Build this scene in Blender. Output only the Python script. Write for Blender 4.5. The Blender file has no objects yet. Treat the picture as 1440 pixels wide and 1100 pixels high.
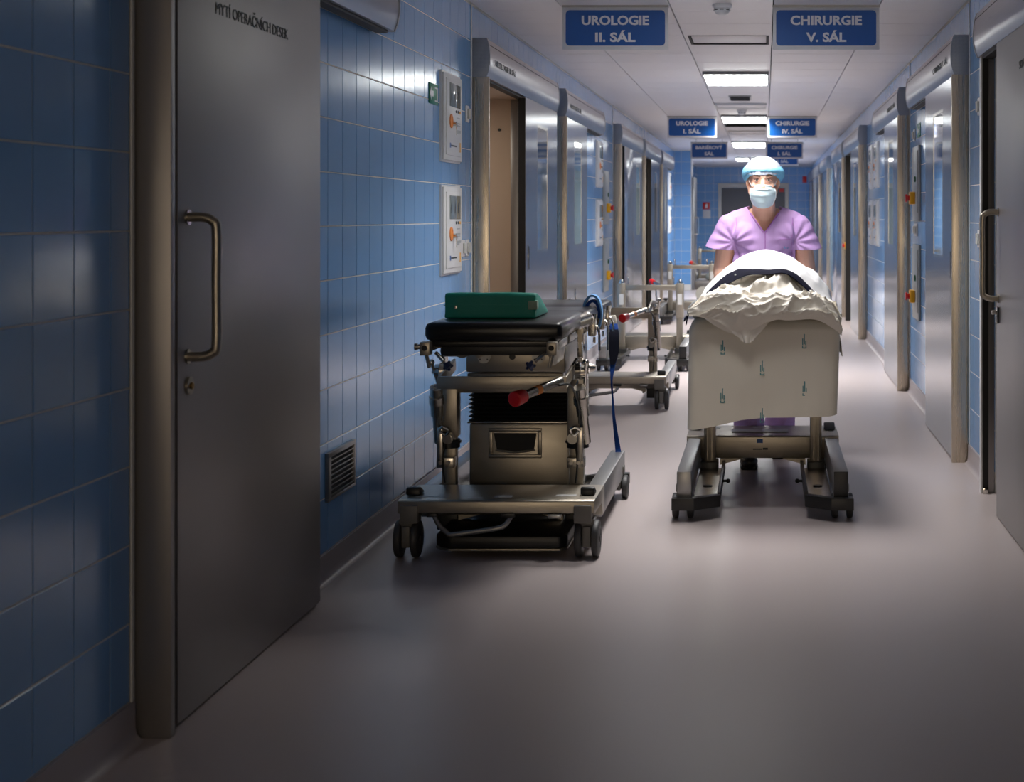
import bpy, bmesh, math, random
from mathutils import Vector, Matrix, noise
random.seed(7)
PI = math.pi
SC = bpy.context.scene
COL = SC.collection

# ------------------------------------------------------------------ camera, world, light, exposure
cam_data = bpy.data.cameras.new('camera')
cam = bpy.data.objects.new('camera', cam_data)
COL.objects.link(cam)
cam.location = (0, 0, 1.34)
cam.rotation_euler = (PI / 2, 0, 0)
cam_data.sensor_width = 36
cam_data.lens = 2147 / 1440 * 36
cam_data.shift_x = (720 - 1075) / 1440
cam_data.shift_y = (303 - 550) / 1440
cam_data.clip_start = 0.05
cam_data.clip_end = 100
cam_data.dof.use_dof = True
cam_data.dof.focus_distance = 7.2
cam_data.dof.aperture_fstop = 5.0
SC.camera = cam
world = bpy.data.worlds.new('world')
SC.world = world
world.use_nodes = True
world.node_tree.nodes['Background'].inputs[0].default_value = (0.5, 0.6, 0.8, 1)
world.node_tree.nodes['Background'].inputs[1].default_value = 0.001
SC.view_settings.view_transform = 'Standard'
SC.view_settings.look = 'None'
SC.view_settings.exposure = 0.0
SC.view_settings.gamma = 1
SC.view_settings.use_curve_mapping = False

def area(x, y, z, sx, sy, power, spread=150, color=(1, 0.97, 0.94)):
    l = bpy.data.lights.new('ceiling_lamp_light', 'AREA')
    l.shape = 'RECTANGLE'; l.size = sx; l.size_y = sy
    l.energy = power; l.spread = math.radians(spread); l.color = color
    o = bpy.data.objects.new('ceiling_lamp_light', l)  # shared by ceiling lamps, room lamps and the added fills
    o.location = (x, y, z); COL.objects.link(o)
    return o
#            y centre, length, x centre, width, power, spread
LAMPS = [(6.15, 0.30, -0.235, 0.54, 2.8, 62),  # this first one is an added fill for the cloth and trolley fronts
         (7.45, 0.86, -0.235, 0.54, 32, 120),
         (12.85, 0.92, -0.235, 0.54, 80, 128),
         (18.25, 1.05, -0.24, 0.54, 80, 145),
         (24.7, 1.4, -0.25, 0.54, 100, 160),
         (31.2, 1.2, -0.45, 0.27, 85, 165),
         (31.2, 1.2, -0.13, 0.27, 85, 165)]
CEIL = 2.51
XL_ = -1.615
for (ly, ll, lx, lw, lp, ls) in LAMPS:
    area(lx, ly, CEIL - 0.05, lw * 0.94, ll * 0.94, lp, ls)
# added warm front fill, set as an unseen window at the near end, far behind the camera
wl = area(-0.25, -4.9, 1.5, 1.5, 1.3, 34, 170, (1, 0.80, 0.58)); wl.rotation_euler = (PI / 2, 0, 0)
# lamps of the rooms behind the open doors
area(XL_ - 0.75, 9.3, 2.08, 0.6, 0.5, 7, 180, (1, 0.86, 0.72))
area(XL_ - 0.75, 20.2, 2.08, 0.6, 0.5, 9, 180, (1, 0.95, 0.85))
area(1.11 + 0.75, 18.8, 2.08, 0.6, 0.5, 9, 180, (1, 0.92, 0.8))

# ------------------------------------------------------------------ helpers
def link(o, parent=None):
    COL.objects.link(o)
    if parent is not None:
        o.parent = parent
    return o

def tag(o, label=None, cat=None, group=None, kind=None):
    if label: o['label'] = label
    if cat: o['category'] = cat
    if group: o['group'] = group
    if kind: o['kind'] = kind
    return o

def empty(name, loc=(0, 0, 0), rz=0, parent=None):
    o = bpy.data.objects.new(name, None)
    o.location = loc; o.rotation_euler = (0, 0, rz)
    o.empty_display_size = 0.1
    return link(o, parent)

def copy_tree(o, parent=None):
    c = o.copy(); COL.objects.link(c)
    c.parent = parent
    for ch in list(o.children):
        copy_tree(ch, c)
    return c

class MB:
    def __init__(self):
        self.bm = bmesh.new()
    def _add(self, vs, fs):
        v = [self.bm.verts.new(p) for p in vs]
        out = []
        for f in fs:
            try: out.append(self.bm.faces.new([v[i] for i in f]))
            except ValueError: pass
        return v, out
    def box(self, x0, x1, y0, y1, z0, z1, bev=0.0, seg=2, rot=None):
        vs = [Vector((x, y, z)) for x in (x0, x1) for y in (y0, y1) for z in (z0, z1)]
        if rot is not None:
            c = Vector(((x0 + x1) / 2, (y0 + y1) / 2, (z0 + z1) / 2))
            vs = [c + rot @ (p - c) for p in vs]
        v, f = self._add(vs, [(0, 1, 3, 2), (4, 6, 7, 5), (0, 4, 5, 1), (2, 3, 7, 6), (0, 2, 6, 4), (1, 5, 7, 3)])
        if bev > 0:
            es = list({e for q in f for e in q.edges})
            bmesh.ops.bevel(self.bm, geom=es, offset=bev, segments=seg, affect='EDGES', profile=0.5, clamp_overlap=True)
        return self
    def bar(self, p0, p1, w, h, bev=0.0):
        p0 = Vector(p0); p1 = Vector(p1); d = p1 - p0; L = d.length
        q = d.to_track_quat('Y', 'Z').to_matrix()
        c = (p0 + p1) / 2
        vs = [c + q @ Vector((x, y, z)) for x in (-w / 2, w / 2) for y in (-L / 2, L / 2) for z in (-h / 2, h / 2)]
        v, f = self._add(vs, [(0, 1, 3, 2), (4, 6, 7, 5), (0, 4, 5, 1), (2, 3, 7, 6), (0, 2, 6, 4), (1, 5, 7, 3)])
        if bev > 0:
            es = list({e for qq in f for e in qq.edges})
            bmesh.ops.bevel(self.bm, geom=es, offset=bev, segments=2, affect='EDGES', profile=0.5, clamp_overlap=True)
        return self
    def cyl(self, p0, p1, r0, r1=None, n=20, cap=True):
        if r1 is None: r1 = r0
        p0 = Vector(p0); p1 = Vector(p1)
        q = (p1 - p0).to_track_quat('Z', 'Y').to_matrix()
        vs = []
        for p, r in ((p0, r0), (p1, r1)):
            for i in range(n):
                a = 2 * PI * i / n
                vs.append(p + q @ Vector((r * math.cos(a), r * math.sin(a), 0)))
        fs = [(i, (i + 1) % n, n + (i + 1) % n, n + i) for i in range(n)]
        if cap: fs += [tuple(range(n - 1, -1, -1)), tuple(range(n, 2 * n))]
        self._add(vs, fs); return self
    def lathe(self, p0, axis, prof, n=24):
        # prof: list of (distance along axis, radius)
        p0 = Vector(p0); ax = Vector(axis).normalized()
        q = ax.to_track_quat('Z', 'Y').to_matrix()
        vs = []; m = len(prof)
        for (t, r) in prof:
            for i in range(n):
                a = 2 * PI * i / n
                vs.append(p0 + q @ Vector((r * math.cos(a), r * math.sin(a), t)))
        fs = []
        for k in range(m - 1):
            for i in range(n):
                fs.append((k * n + i, k * n + (i + 1) % n, (k + 1) * n + (i + 1) % n, (k + 1) * n + i))
        fs.append(tuple(range(n - 1, -1, -1))); fs.append(tuple(range((m - 1) * n, m * n)))
        self._add(vs, fs); return self
    def tube(self, pts, r, n=12, smooth=6, closed=False):
        pts = [Vector(p) for p in pts]
        if smooth > 1: pts = catmull(pts, smooth)
        m = len(pts); vs = []; up = None
        rs = r if isinstance(r, (list, tuple)) else None
        for k, p in enumerate(pts):
            t = (pts[min(k + 1, m - 1)] - pts[max(k - 1, 0)]).normalized()
            if up is None:
                up = Vector((0, 0, 1)) if abs(t.z) < 0.9 else Vector((1, 0, 0))
            s = t.cross(up).normalized(); up = s.cross(t).normalized()
            rr = r if rs is None else rs[min(len(rs) - 1, int(k / max(1, m - 1) * (len(rs) - 1) + 0.5))]
            for i in range(n):
                a = 2 * PI * i / n
                vs.append(p + s * (rr * math.cos(a)) + up * (rr * math.sin(a)))
        fs = []
        for k in range(m - 1):
            for i in range(n):
                fs.append((k * n + i, k * n + (i + 1) % n, (k + 1) * n + (i + 1) % n, (k + 1) * n + i))
        fs.append(tuple(range(n - 1, -1, -1))); fs.append(tuple(range((m - 1) * n, m * n)))
        self._add(vs, fs); return self
    def prism(self, poly, axis, a0, a1, bev=0.0):
        # poly in the other two axes, in order
        n = len(poly); vs = []
        for a in (a0, a1):
            for (u, w) in poly:
                vs.append({'x': (a, u, w), 'y': (u, a, w), 'z': (u, w, a)}[axis])
        fs = [tuple(range(n - 1, -1, -1)), tuple(range(n, 2 * n))] + [(i, (i + 1) % n, n + (i + 1) % n, n + i) for i in range(n)]
        v, f = self._add(vs, fs)
        if bev > 0:
            es = list({e for q in f for e in q.edges})
            bmesh.ops.bevel(self.bm, geom=es, offset=bev, segments=2, affect='EDGES', profile=0.5, clamp_overlap=True)
        return self
    def ball(self, c, r, sub=3, rot=None):
        if not isinstance(r, (list, tuple)): r = (r, r, r)
        m = Matrix.Translation(Vector(c)) @ (rot.to_4x4() if rot is not None else Matrix.Identity(4)) @ Matrix.Diagonal((r[0], r[1], r[2], 1))
        bmesh.ops.create_icosphere(self.bm, subdivisions=sub, radius=1.0, matrix=m); return self
    def capsule(self, p0, p1, r0, r1, n=14):
        p0 = Vector(p0); p1 = Vector(p1)
        self.cyl(p0, p1, r0, r1, n=n); self.ball(p0, r0 * 1.0, 2); self.ball(p1, r1 * 1.0, 2); return self
    def grid(self, pts):
        # pts[j][i] rows of points
        h = len(pts); w = len(pts[0])
        vs = [p for row in pts for p in row]
        fs = [(j * w + i, j * w + i + 1, (j + 1) * w + i + 1, (j + 1) * w + i) for j in range(h - 1) for i in range(w - 1)]
        self._add(vs, fs); return self
    def mesh(self, name, mat, smooth=True, ang=35):
        bmesh.ops.recalc_face_normals(self.bm, faces=self.bm.faces[:])
        me = bpy.data.meshes.new(name)
        self.bm.to_mesh(me); self.bm.free()
        if smooth:
            me.polygons.foreach_set('use_smooth', [True] * len(me.polygons))
            me.set_sharp_from_angle(angle=math.radians(ang))
        me.materials.append(mat)
        return me
    def build(self, name, mat, parent=None, smooth=True, ang=35, loc=None):
        o = bpy.data.objects.new(name, self.mesh(name, mat, smooth, ang))
        if loc: o.location = loc
        return link(o, parent)

def catmull(P, k):
    out = []; n = len(P)
    for i in range(n - 1):
        p0 = P[max(i - 1, 0)]; p1 = P[i]; p2 = P[i + 1]; p3 = P[min(i + 2, n - 1)]
        for j in range(k):
            t = j / k
            out.append(0.5 * ((2 * p1) + (p2 - p0) * t + (2 * p0 - 5 * p1 + 4 * p2 - p3) * t * t + (3 * p1 - p0 - 3 * p2 + p3) * t ** 3))
    out.append(P[-1]); return out

def lerp(a, b, t): return a + (b - a) * t
def interp(xs, ys, x):
    if x <= xs[0]: return ys[0]
    for i in range(len(xs) - 1):
        if x <= xs[i + 1]:
            return lerp(ys[i], ys[i + 1], (x - xs[i]) / (xs[i + 1] - xs[i]))
    return ys[-1]
def sstep(a, b, x):
    t = max(0, min(1, (x - a) / (b - a))); return t * t * (3 - 2 * t)

# ------------------------------------------------------------------ materials
def srgb(r, g, b):
    f = lambda c: (c / 255 / 12.92) if c / 255 <= 0.04045 else ((c / 255 + 0.055) / 1.055) ** 2.4
    return (f(r), f(g), f(b), 1)

def mat(name, col, rough=0.5, metal=0.0, bump=None, var=None, spec=0.5, coat=0.0, emit=None, aniso=None, trans=0.0, sheen=0.0, sss=0.0):
    m = bpy.data.materials.new(name); m.use_nodes = True
    nt = m.node_tree; b = nt.nodes['Principled BSDF']
    b.inputs['Base Color'].default_value = col
    b.inputs['Roughness'].default_value = rough
    b.inputs['Metallic'].default_value = metal
    b.inputs['Specular IOR Level'].default_value = spec
    b.inputs['Coat Weight'].default_value = coat
    b.inputs['Transmission Weight'].default_value = trans
    b.inputs['Sheen Weight'].default_value = sheen
    if sss:
        b.inputs['Subsurface Weight'].default_value = sss
        b.inputs['Subsurface Radius'].default_value = (0.012, 0.005, 0.003)
    if emit:
        b.inputs['Emission Color'].default_value = emit[0]; b.inputs['Emission Strength'].default_value = emit[1]
    tc = nt.nodes.new('ShaderNodeTexCoord')
    def nz(scale, sv=(1, 1, 1), detail=3):
        mp = nt.nodes.new('ShaderNodeMapping'); mp.inputs['Scale'].default_value = sv
        nt.links.new(tc.outputs['Object'], mp.inputs[0])
        n = nt.nodes.new('ShaderNodeTexNoise'); n.inputs['Scale'].default_value = scale; n.inputs['Detail'].default_value = detail
        nt.links.new(mp.outputs[0], n.inputs['Vector']); return n
    if var:   # (scale, amount, stretch)
        n = nz(var[0], var[2] if len(var) > 2 else (1, 1, 1))
        mx = nt.nodes.new('ShaderNodeMix'); mx.data_type = 'RGBA'
        mx.inputs['A'].default_value = tuple(c * (1 - var[1]) for c in col[:3]) + (1,)
        mx.inputs['B'].default_value = tuple(min(1, c * (1 + var[1])) for c in col[:3]) + (1,)
        nt.links.new(n.outputs['Fac'], mx.inputs['Factor']); nt.links.new(mx.outputs['Result'], b.inputs['Base Color'])
    if aniso:  # (scale, stretch, amount): brushed grain in the roughness and a fine bump
        n = nz(aniso[0], aniso[1], 4)
        mr = nt.nodes.new('ShaderNodeMapRange'); mr.inputs['To Min'].default_value = max(0.02, rough - aniso[2]); mr.inputs['To Max'].default_value = rough + aniso[2]
        nt.links.new(n.outputs['Fac'], mr.inputs['Value']); nt.links.new(mr.outputs[0], b.inputs['Roughness'])
        bp = nt.nodes.new('ShaderNodeBump'); bp.inputs['Strength'].default_value = 0.06; bp.inputs['Distance'].default_value = 0.002
        nt.links.new(n.outputs['Fac'], bp.inputs['Height']); nt.links.new(bp.outputs[0], b.inputs['Normal'])
    if bump:  # (scale, strength, distance)
        n = nz(bump[0])
        bp = nt.nodes.new('ShaderNodeBump'); bp.inputs['Strength'].default_value = bump[1]; bp.inputs['Distance'].default_value = bump[2]
        nt.links.new(n.outputs['Fac'], bp.inputs['Height']); nt.links.new(bp.outputs[0], b.inputs['Normal'])
    return m

M = {}
M['tile'] = mat('blue_glazed_tile', srgb(112, 162, 214), 0.16, spec=0.5, bump=(14, 0.10, 0.004), var=(1.3, 0.05))
M['grout'] = mat('pale_grout', srgb(225, 222, 215), 0.85, bump=(90, 0.2, 0.001))
M['trim'] = mat('white_edge_trim', srgb(215, 215, 215), 0.4)
M['plaster'] = mat('room_paint', srgb(190, 170, 150), 0.7, bump=(60, 0.1, 0.001))
M['floor'] = mat('pinkish_grey_vinyl', srgb(176, 165, 164), 0.36, var=(260, 0.06), bump=(45, 0.05, 0.001))
M['skirt'] = mat('vinyl_skirting', srgb(165, 156, 158), 0.42, var=(200, 0.05))
M['ceiling'] = mat('off_white_ceiling_metal', srgb(236, 232, 232), 0.38, var=(2.0, 0.03, (0.3, 14, 1)), bump=(3, 0.08, 0.01))
M['ceiling_dark'] = mat('dark_ceiling_void', srgb(60, 60, 62), 0.8)
M['leaf'] = mat('satin_steel_door', srgb(158, 158, 164), 0.20, 0.9, var=(2.0, 0.04, (1, 1, 0.1)))
def brushed(m, an, rot):
    nt = m.node_tree; b = nt.nodes['Principled BSDF']
    t = nt.nodes.new('ShaderNodeTangent'); t.direction_type = 'RADIAL'; t.axis = 'Z'
    nt.links.new(t.outputs[0], b.inputs['Tangent'])
    b.inputs['Anisotropic'].default_value = an; b.inputs['Anisotropic Rotation'].default_value = rot
brushed(M['leaf'], 0.75, 0.0)
M['leaf_grey'] = mat('matt_grey_steel_door', srgb(150, 146, 144), 0.42, 0.75, bump=(400, 0.08, 0.0004), var=(3.0, 0.04))
M['jamb'] = mat('brushed_steel_jamb', srgb(192, 180, 162), 0.28, 0.85, aniso=(80, (1, 1, 0.02), 0.07))
M['header'] = mat('anodised_aluminium_cover', srgb(178, 174, 176), 0.30, 0.9, aniso=(60, (1, 0.02, 1), 0.05))
M['rubber'] = mat('black_rubber_seal', srgb(18, 18, 19), 0.6)
M['steel'] = mat('stainless_steel', srgb(185, 180, 172), 0.25, 1.0, aniso=(50, (0.1, 1, 1), 0.06))
M['steel_dull'] = mat('dull_stainless_steel', srgb(165, 158, 146), 0.38, 0.9, var=(8, 0.08), aniso=(40, (0.1, 1, 1), 0.06))
M['chrome'] = mat('chromed_steel', srgb(205, 202, 196), 0.13, 1.0)
M['alu'] = mat('grey_aluminium', srgb(150, 150, 150), 0.35, 0.8, var=(5, 0.05))
M['glass'] = mat('door_glass', srgb(120, 140, 145), 0.05, 0.0, spec=0.9, coat=0.5)
M['brass'] = mat('warm_brass_grip', srgb(150, 120, 70), 0.25, 1.0)
M['white_plastic'] = mat('white_plastic', srgb(222, 222, 222), 0.35)
M['ivory'] = mat('ivory_plastic', srgb(200, 198, 190), 0.35)
M['display'] = mat('grey_display_glass', srgb(128, 136, 136), 0.12)
M['symbol'] = mat('dark_symbol_print', srgb(40, 44, 46), 0.5)
M['orange'] = mat('orange_key_ring', srgb(232, 140, 60), 0.4)
M['yellow'] = mat('yellow_switch_plate', srgb(240, 176, 20), 0.4)
M['red'] = mat('red_plastic', srgb(205, 22, 28), 0.35, spec=0.6)
M['green'] = mat('green_sign_print', srgb(0, 120, 84), 0.4)
M['green_lamp'] = mat('green_button', srgb(20, 90, 60), 0.4)
M['sign_blue'] = mat('blue_sign_film', srgb(0, 82, 158), 0.4, var=(3, 0.04))
M['sign_white'] = mat('white_sign_print', srgb(225, 225, 230), 0.4)
M['sign_frame'] = mat('white_sign_board', srgb(212, 212, 216), 0.35)
M['panel_grey'] = mat('grey_service_panel', srgb(166, 168, 166), 0.35, 0.2)
M['black'] = mat('black_moulded_plastic', srgb(22, 22, 23), 0.42, bump=(200, 0.1, 0.0006))
M['wheel'] = mat('grey_rubber_tyre', srgb(58, 58, 60), 0.5)
M['hub'] = mat('grey_caster_housing', srgb(108, 106, 102), 0.45)
M['leather'] = mat('black_upholstery', srgb(20, 20, 22), 0.28, bump=(260, 0.12, 0.0006), spec=0.5)
M['cushion'] = mat('green_coated_fabric', srgb(8, 140, 122), 0.55, bump=(22, 0.35, 0.006))
M['velcro'] = mat('pale_green_patch', srgb(150, 170, 150), 0.9)
M['bellows'] = mat('black_bellows_rubber', srgb(12, 12, 13), 0.75)
M['sticker'] = mat('grey_sticker', srgb(178, 176, 174), 0.5)
M['blue_knob'] = mat('navy_plastic_knob', srgb(22, 38, 78), 0.4)
M['strap_blue'] = mat('blue_webbing', srgb(20, 52, 112), 0.85, spec=0.15, bump=(300, 0.4, 0.001))
M['strap_light'] = mat('light_blue_quilting', srgb(90, 140, 190), 0.75, bump=(60, 0.5, 0.003))
M['strap_navy'] = mat('navy_webbing', srgb(10, 12, 24), 0.9, spec=0.1, bump=(300, 0.4, 0.001))
M['sheet'] = mat('white_cotton_sheet', srgb(234, 228, 218), 0.85, bump=(900, 0.15, 0.0004))
M['sheet_front'] = mat('unbleached_cotton_sheet', srgb(232, 226, 212), 0.88, bump=(700, 0.2, 0.0005), sheen=0.1)
M['blanket'] = mat('white_cover_cloth', srgb(214, 214, 216), 0.8, bump=(35, 0.18, 0.006))
M['navy_trim'] = mat('navy_hem_fabric', srgb(9, 10, 30), 0.85, spec=0.12, bump=(40, 0.3, 0.003))
M['print'] = mat('teal_laundry_print', srgb(96, 146, 150), 0.8)
M['skin'] = mat('skin', srgb(236, 186, 162), 0.48, var=(9, 0.09), sss=0.12, bump=(120, 0.08, 0.001))
M['scrub'] = mat('lilac_scrub_cotton', srgb(188, 152, 206), 0.85, bump=(600, 0.15, 0.0006))
M['scrub_seam'] = mat('lilac_seam', srgb(176, 122, 190), 0.85)
M['cap'] = mat('pale_bouffant_cap', srgb(196, 204, 222), 0.8, bump=(90, 0.5, 0.003))
M['cap_band'] = mat('sky_blue_elastic_band', srgb(128, 196, 230), 0.8, bump=(120, 0.6, 0.004))
M['mask'] = mat('pale_blue_mask', srgb(212, 234, 242), 0.8, bump=(500, 0.1, 0.0005))
M['mask_white'] = mat('white_mask_edge', srgb(232, 236, 238), 0.8)
M['eye_white'] = mat('eye_white', srgb(215, 205, 200), 0.2)
M['iris'] = mat('dark_iris', srgb(48, 36, 30), 0.15)
M['brow'] = mat('brown_hair', srgb(70, 52, 42), 0.8)
M['lid'] = mat('eyelid_line', srgb(110, 66, 54), 0.6)
M['shoe'] = mat('black_clog', srgb(20, 20, 22), 0.35)
M['clear'] = mat('clear_tubing', srgb(200, 208, 214), 0.1, trans=0.5)
M['end_door'] = mat('dark_grey_end_door', srgb(88, 88, 92), 0.4, 0.3)
M['lamp_side'] = mat('grey_lamp_housing', srgb(140, 140, 142), 0.5)
M['lamp_near'] = mat('lit_louvred_diffuser', srgb(240, 245, 240), 0.5, emit=((0.97, 1.0, 0.97, 1), 3.5))
M['lamp_on'] = mat('lit_opal_diffuser', srgb(240, 245, 240), 0.5, emit=((0.97, 1.0, 0.97, 1), 11.0))

M['lit_window'] = mat('warm_lit_window', srgb(240, 225, 200), 0.5, emit=((1, 0.85, 0.65, 1), 1.5))  # glow of the added fill window
# perforated end cap of the door headers: fine dots
def dotted():
    m = mat('perforated_grey_end_cap', srgb(88, 92, 100), 0.45, 0.3)
    nt = m.node_tree; b = nt.nodes['Principled BSDF']
    tc = nt.nodes.new('ShaderNodeTexCoord'); v = nt.nodes.new('ShaderNodeTexVoronoi'); v.inputs['Scale'].default_value = 210
    v.inputs['Randomness'].default_value = 0.0
    nt.links.new(tc.outputs['Object'], v.inputs['Vector'])
    r = nt.nodes.new('ShaderNodeValToRGB'); r.color_ramp.elements[0].position = 0.25; r.color_ramp.elements[1].position = 0.32
    r.color_ramp.elements[0].color = srgb(84, 88, 96); r.color_ramp.elements[1].color = srgb(158, 164, 174)
    nt.links.new(v.outputs['Distance'], r.inputs[0]); nt.links.new(r.outputs[0], b.inputs['Base Color'])
    return m
M['endcap'] = dotted()

# ------------------------------------------------------------------ lettering
def text_mesh(s, w, h, m, bold=0.012, line=1.0, thick=0.0008):
    """mesh of a line of text fitted into w x h, lying in the XZ plane, facing -Y, centred on x, base at z=0"""
    c = bpy.data.curves.new('t', 'FONT'); c.body = s; c.size = 1; c.offset = bold; c.extrude = 0.004; c.resolution_u = 3
    o = bpy.data.objects.new('t', c); COL.objects.link(o)
    dg = bpy.context.evaluated_depsgraph_get(); dg.update()
    me = bpy.data.meshes.new_from_object(o.evaluated_get(dg))
    bpy.data.objects.remove(o); bpy.data.curves.remove(c)
    xs = [v.co.x for v in me.vertices]; ys = [v.co.y for v in me.vertices]
    cap = 0.73
    x0, x1 = min(xs), max(xs)
    for v in me.vertices:
        x, y, z = v.co
        v.co = ((x - (x0 + x1) / 2) / (x1 - x0) * w, -z / 0.004 * thick, y / cap * h)
    me.materials.clear(); me.materials.append(m)
    return me
def text(s, w, h, m, loc, rz=0, parent=None, name='lettering', bold=0.012):
    o = bpy.data.objects.new(name, text_mesh(s, w, h, m, bold))
    o.location = loc; o.rotation_euler = (0, 0, rz)
    return link(o, parent)

# ------------------------------------------------------------------ room shell
XL, XR = -1.615, 1.11          # tile faces of the two walls
Y0, YC, YE = 0.6, 27.4, 36.5   # near end, column, end wall
def struct(name, mb, m, **k):
    o = mb.build(name, m, **k); o['kind'] = 'structure'; return o
floor = struct('floor', MB().box(XL - 1.6, XR + 1.6, -5.2, YE + 0.2, -0.1, 0), M['floor'])

# the doors of the two walls: header span, leaves (y0, y1, has window), opening (y0, y1)
DOORS = [
    dict(s=-1, n=1, h=(3.91, 6.35), leaves=[(3.99, 5.27, 0)], open=None, fore=True),
    dict(s=1, n=2, h=(4.75, 7.40), leaves=[(5.35, 6.765, 0)], open=(6.0, 7.36), fore=True),
    dict(s=-1, n=3, h=(8.42, 11.3), leaves=[(9.80, 11.28, 1)], open=(8.50, 10.0), txt='UROLOGIE II. SÁL'),
    dict(s=-1, n=4, h=(11.75, 14.55), leaves=[(11.80, 13.2, 1)], open=None, txt='UROLOGIE II. SÁL'),
    dict(s=-1, n=5, h=(16.28, 19.15), leaves=[(16.75, 17.75, 0), (17.77, 19.1, 1)], open=None),
    dict(s=-1, n=6, h=(19.55, 22.5), leaves=[(20.7, 22.35, 1)], open=(19.62, 20.8)),
    dict(s=-1, n=7, h=(22.9, 25.7), leaves=[(23.0, 24.2, 1)], open=None),
    dict(s=1, n=8, h=(8.27, 10.95), leaves=[(8.30, 9.75, 1)], open=None, txt='CHIRURGIE V. SÁL'),
    dict(s=1, n=9, h=(11.65, 14.35), leaves=[(11.68, 13.1, 1)], open=None, txt='CHIRURGIE IV. SÁL'),
    dict(s=1, n=10, h=(16.5, 19.7), leaves=[(16.55, 18.2, 1)], open=(18.1, 19.4)),
    dict(s=1, n=11, h=(20.1, 23.2), leaves=[(20.15, 21.6, 1), (21.62, 23.0, 0)], open=None),
    dict(s=1, n=12, h=(24.9, 28.0), leaves=[(24.95, 27.0, 1)], open=None),
    dict(s=1, n=13, h=(28.6, 35.6), leaves=[(28.7, 29.6, 0), (29.9, 32.4, 1), (33.0, 35.2, 1)], open=None),
]
DT = 2.105
def wall(side, name, s, X, y_end):
    """backing wall with real openings, then the tiles as single parts"""
    d = 0.30
    mb = MB(); xa, xb = (X + s * 0.0018, X + s * d)
    x0, x1 = min(xa, xb), max(xa, xb)
    ops = sorted(D['open'] for D in DOORS if D['s'] == s and D['open'])
    y = -5.1
    for (a, b) in ops:
        mb.box(x0, x1, y, a, 0, CEIL + 0.1); mb.box(x0, x1, a, b, DT, CEIL + 0.1); y = b
    mb.box(x0, x1, y, y_end, 0, CEIL + 0.1)
    return struct(name, mb, M['grout'])
wall_left = wall('left', 'wall_left', -1, XL, YE)
wall_right = wall('right', 'wall_right', 1, XR, YE)

def tile_mesh(w, h, t=0.006, g=0.0022, ch=0.0012):
    # front face looks along +X; origin at the back centre
    a, b = w / 2 - g, h / 2 - g
    mb = MB()
    vs = [(0, -a, -b), (0, a, -b), (0, a, b), (0, -a, b),
          (t - ch, -a, -b), (t - ch, a, -b), (t - ch, a, b), (t - ch, -a, b),
          (t, -a + ch, -b + ch), (t, a - ch, -b + ch), (t, a - ch, b - ch), (t, -a + ch, b - ch)]
    fs = [(8, 9, 10, 11)] + [(i, (i + 1) % 4, 4 + (i + 1) % 4, 4 + i) for i in range(4)] + [(4 + i, 4 + (i + 1) % 4, 8 + (i + 1) % 4, 8 + i) for i in range(4)]
    mb._add(vs, fs)
    return mb.mesh('tile', M['tile'], smooth=False)
TILE_CACHE = {}
def tile_at(parent, s, X, yc, zc, w, h):
    k = (round(w, 3), round(h, 3))
    if k not in TILE_CACHE: TILE_CACHE[k] = tile_mesh(w, h)
    o = bpy.data.objects.new('tile', TILE_CACHE[k])
    o.location = (X + s * 0.006, yc, zc)
    j = 0.0022
    o.rotation_euler = (0, random.uniform(-j, j), (0 if s < 0 else PI) + random.uniform(-j, j))
    link(o, parent)
def blocked(s, y0, y1, z0, z1):
    for D in DOORS:
        if D['s'] != s: continue
        for (a, b, w) in D['leaves']:
            if y0 >= a - 0.02 and y1 <= b + 0.02 and z1 < DT + 0.01: return True
        if y0 >= D['h'][0] - 0.01 and y1 <= D['h'][1] + 0.01 and z0 > 2.08 and z1 < 2.33: return True
    return False
def cut(s, segs, y0, y1, z0, z1):
    for D in DOORS:
        if D['s'] == s and D['open'] and z0 < DT - 0.01:
            a, b = D['open']
            if y1 > a + 0.005 and y0 < b - 0.005:
                if y0 < a - 0.02: return (y0, a)
                if y1 > b + 0.02: return (b, y1)
                return None
    return (y0, y1)
ZR = [(0.1 + 0.2 * k, 0.3 + 0.2 * k) for k in range(12)]
def tiles(parent, s, X, ya, yb, phase, single):
    """single(y) -> True where tiles are parts of their own; the rest goes to one part"""
    stuff = []
    n = 0
    k0 = math.floor((ya - phase) / 0.2)
    y = phase + 0.2 * k0
    while y < yb - 0.01:
        a, b = max(y, ya), min(y + 0.2, yb)
        if b - a > 0.025:
            for (z0, z1) in ZR:
                c = cut(s, None, a, b, z0, z1)
                if not c: continue
                if blocked(s, c[0], c[1], z0, z1): continue
                if single((a + b) / 2):
                    tile_at(parent, s, X, (c[0] + c[1]) / 2, (z0 + z1) / 2, c[1] - c[0], z1 - z0); n += 1
                else:
                    stuff.append((c[0], c[1], z0, z1))
        y += 0.2
    return n, stuff
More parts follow.
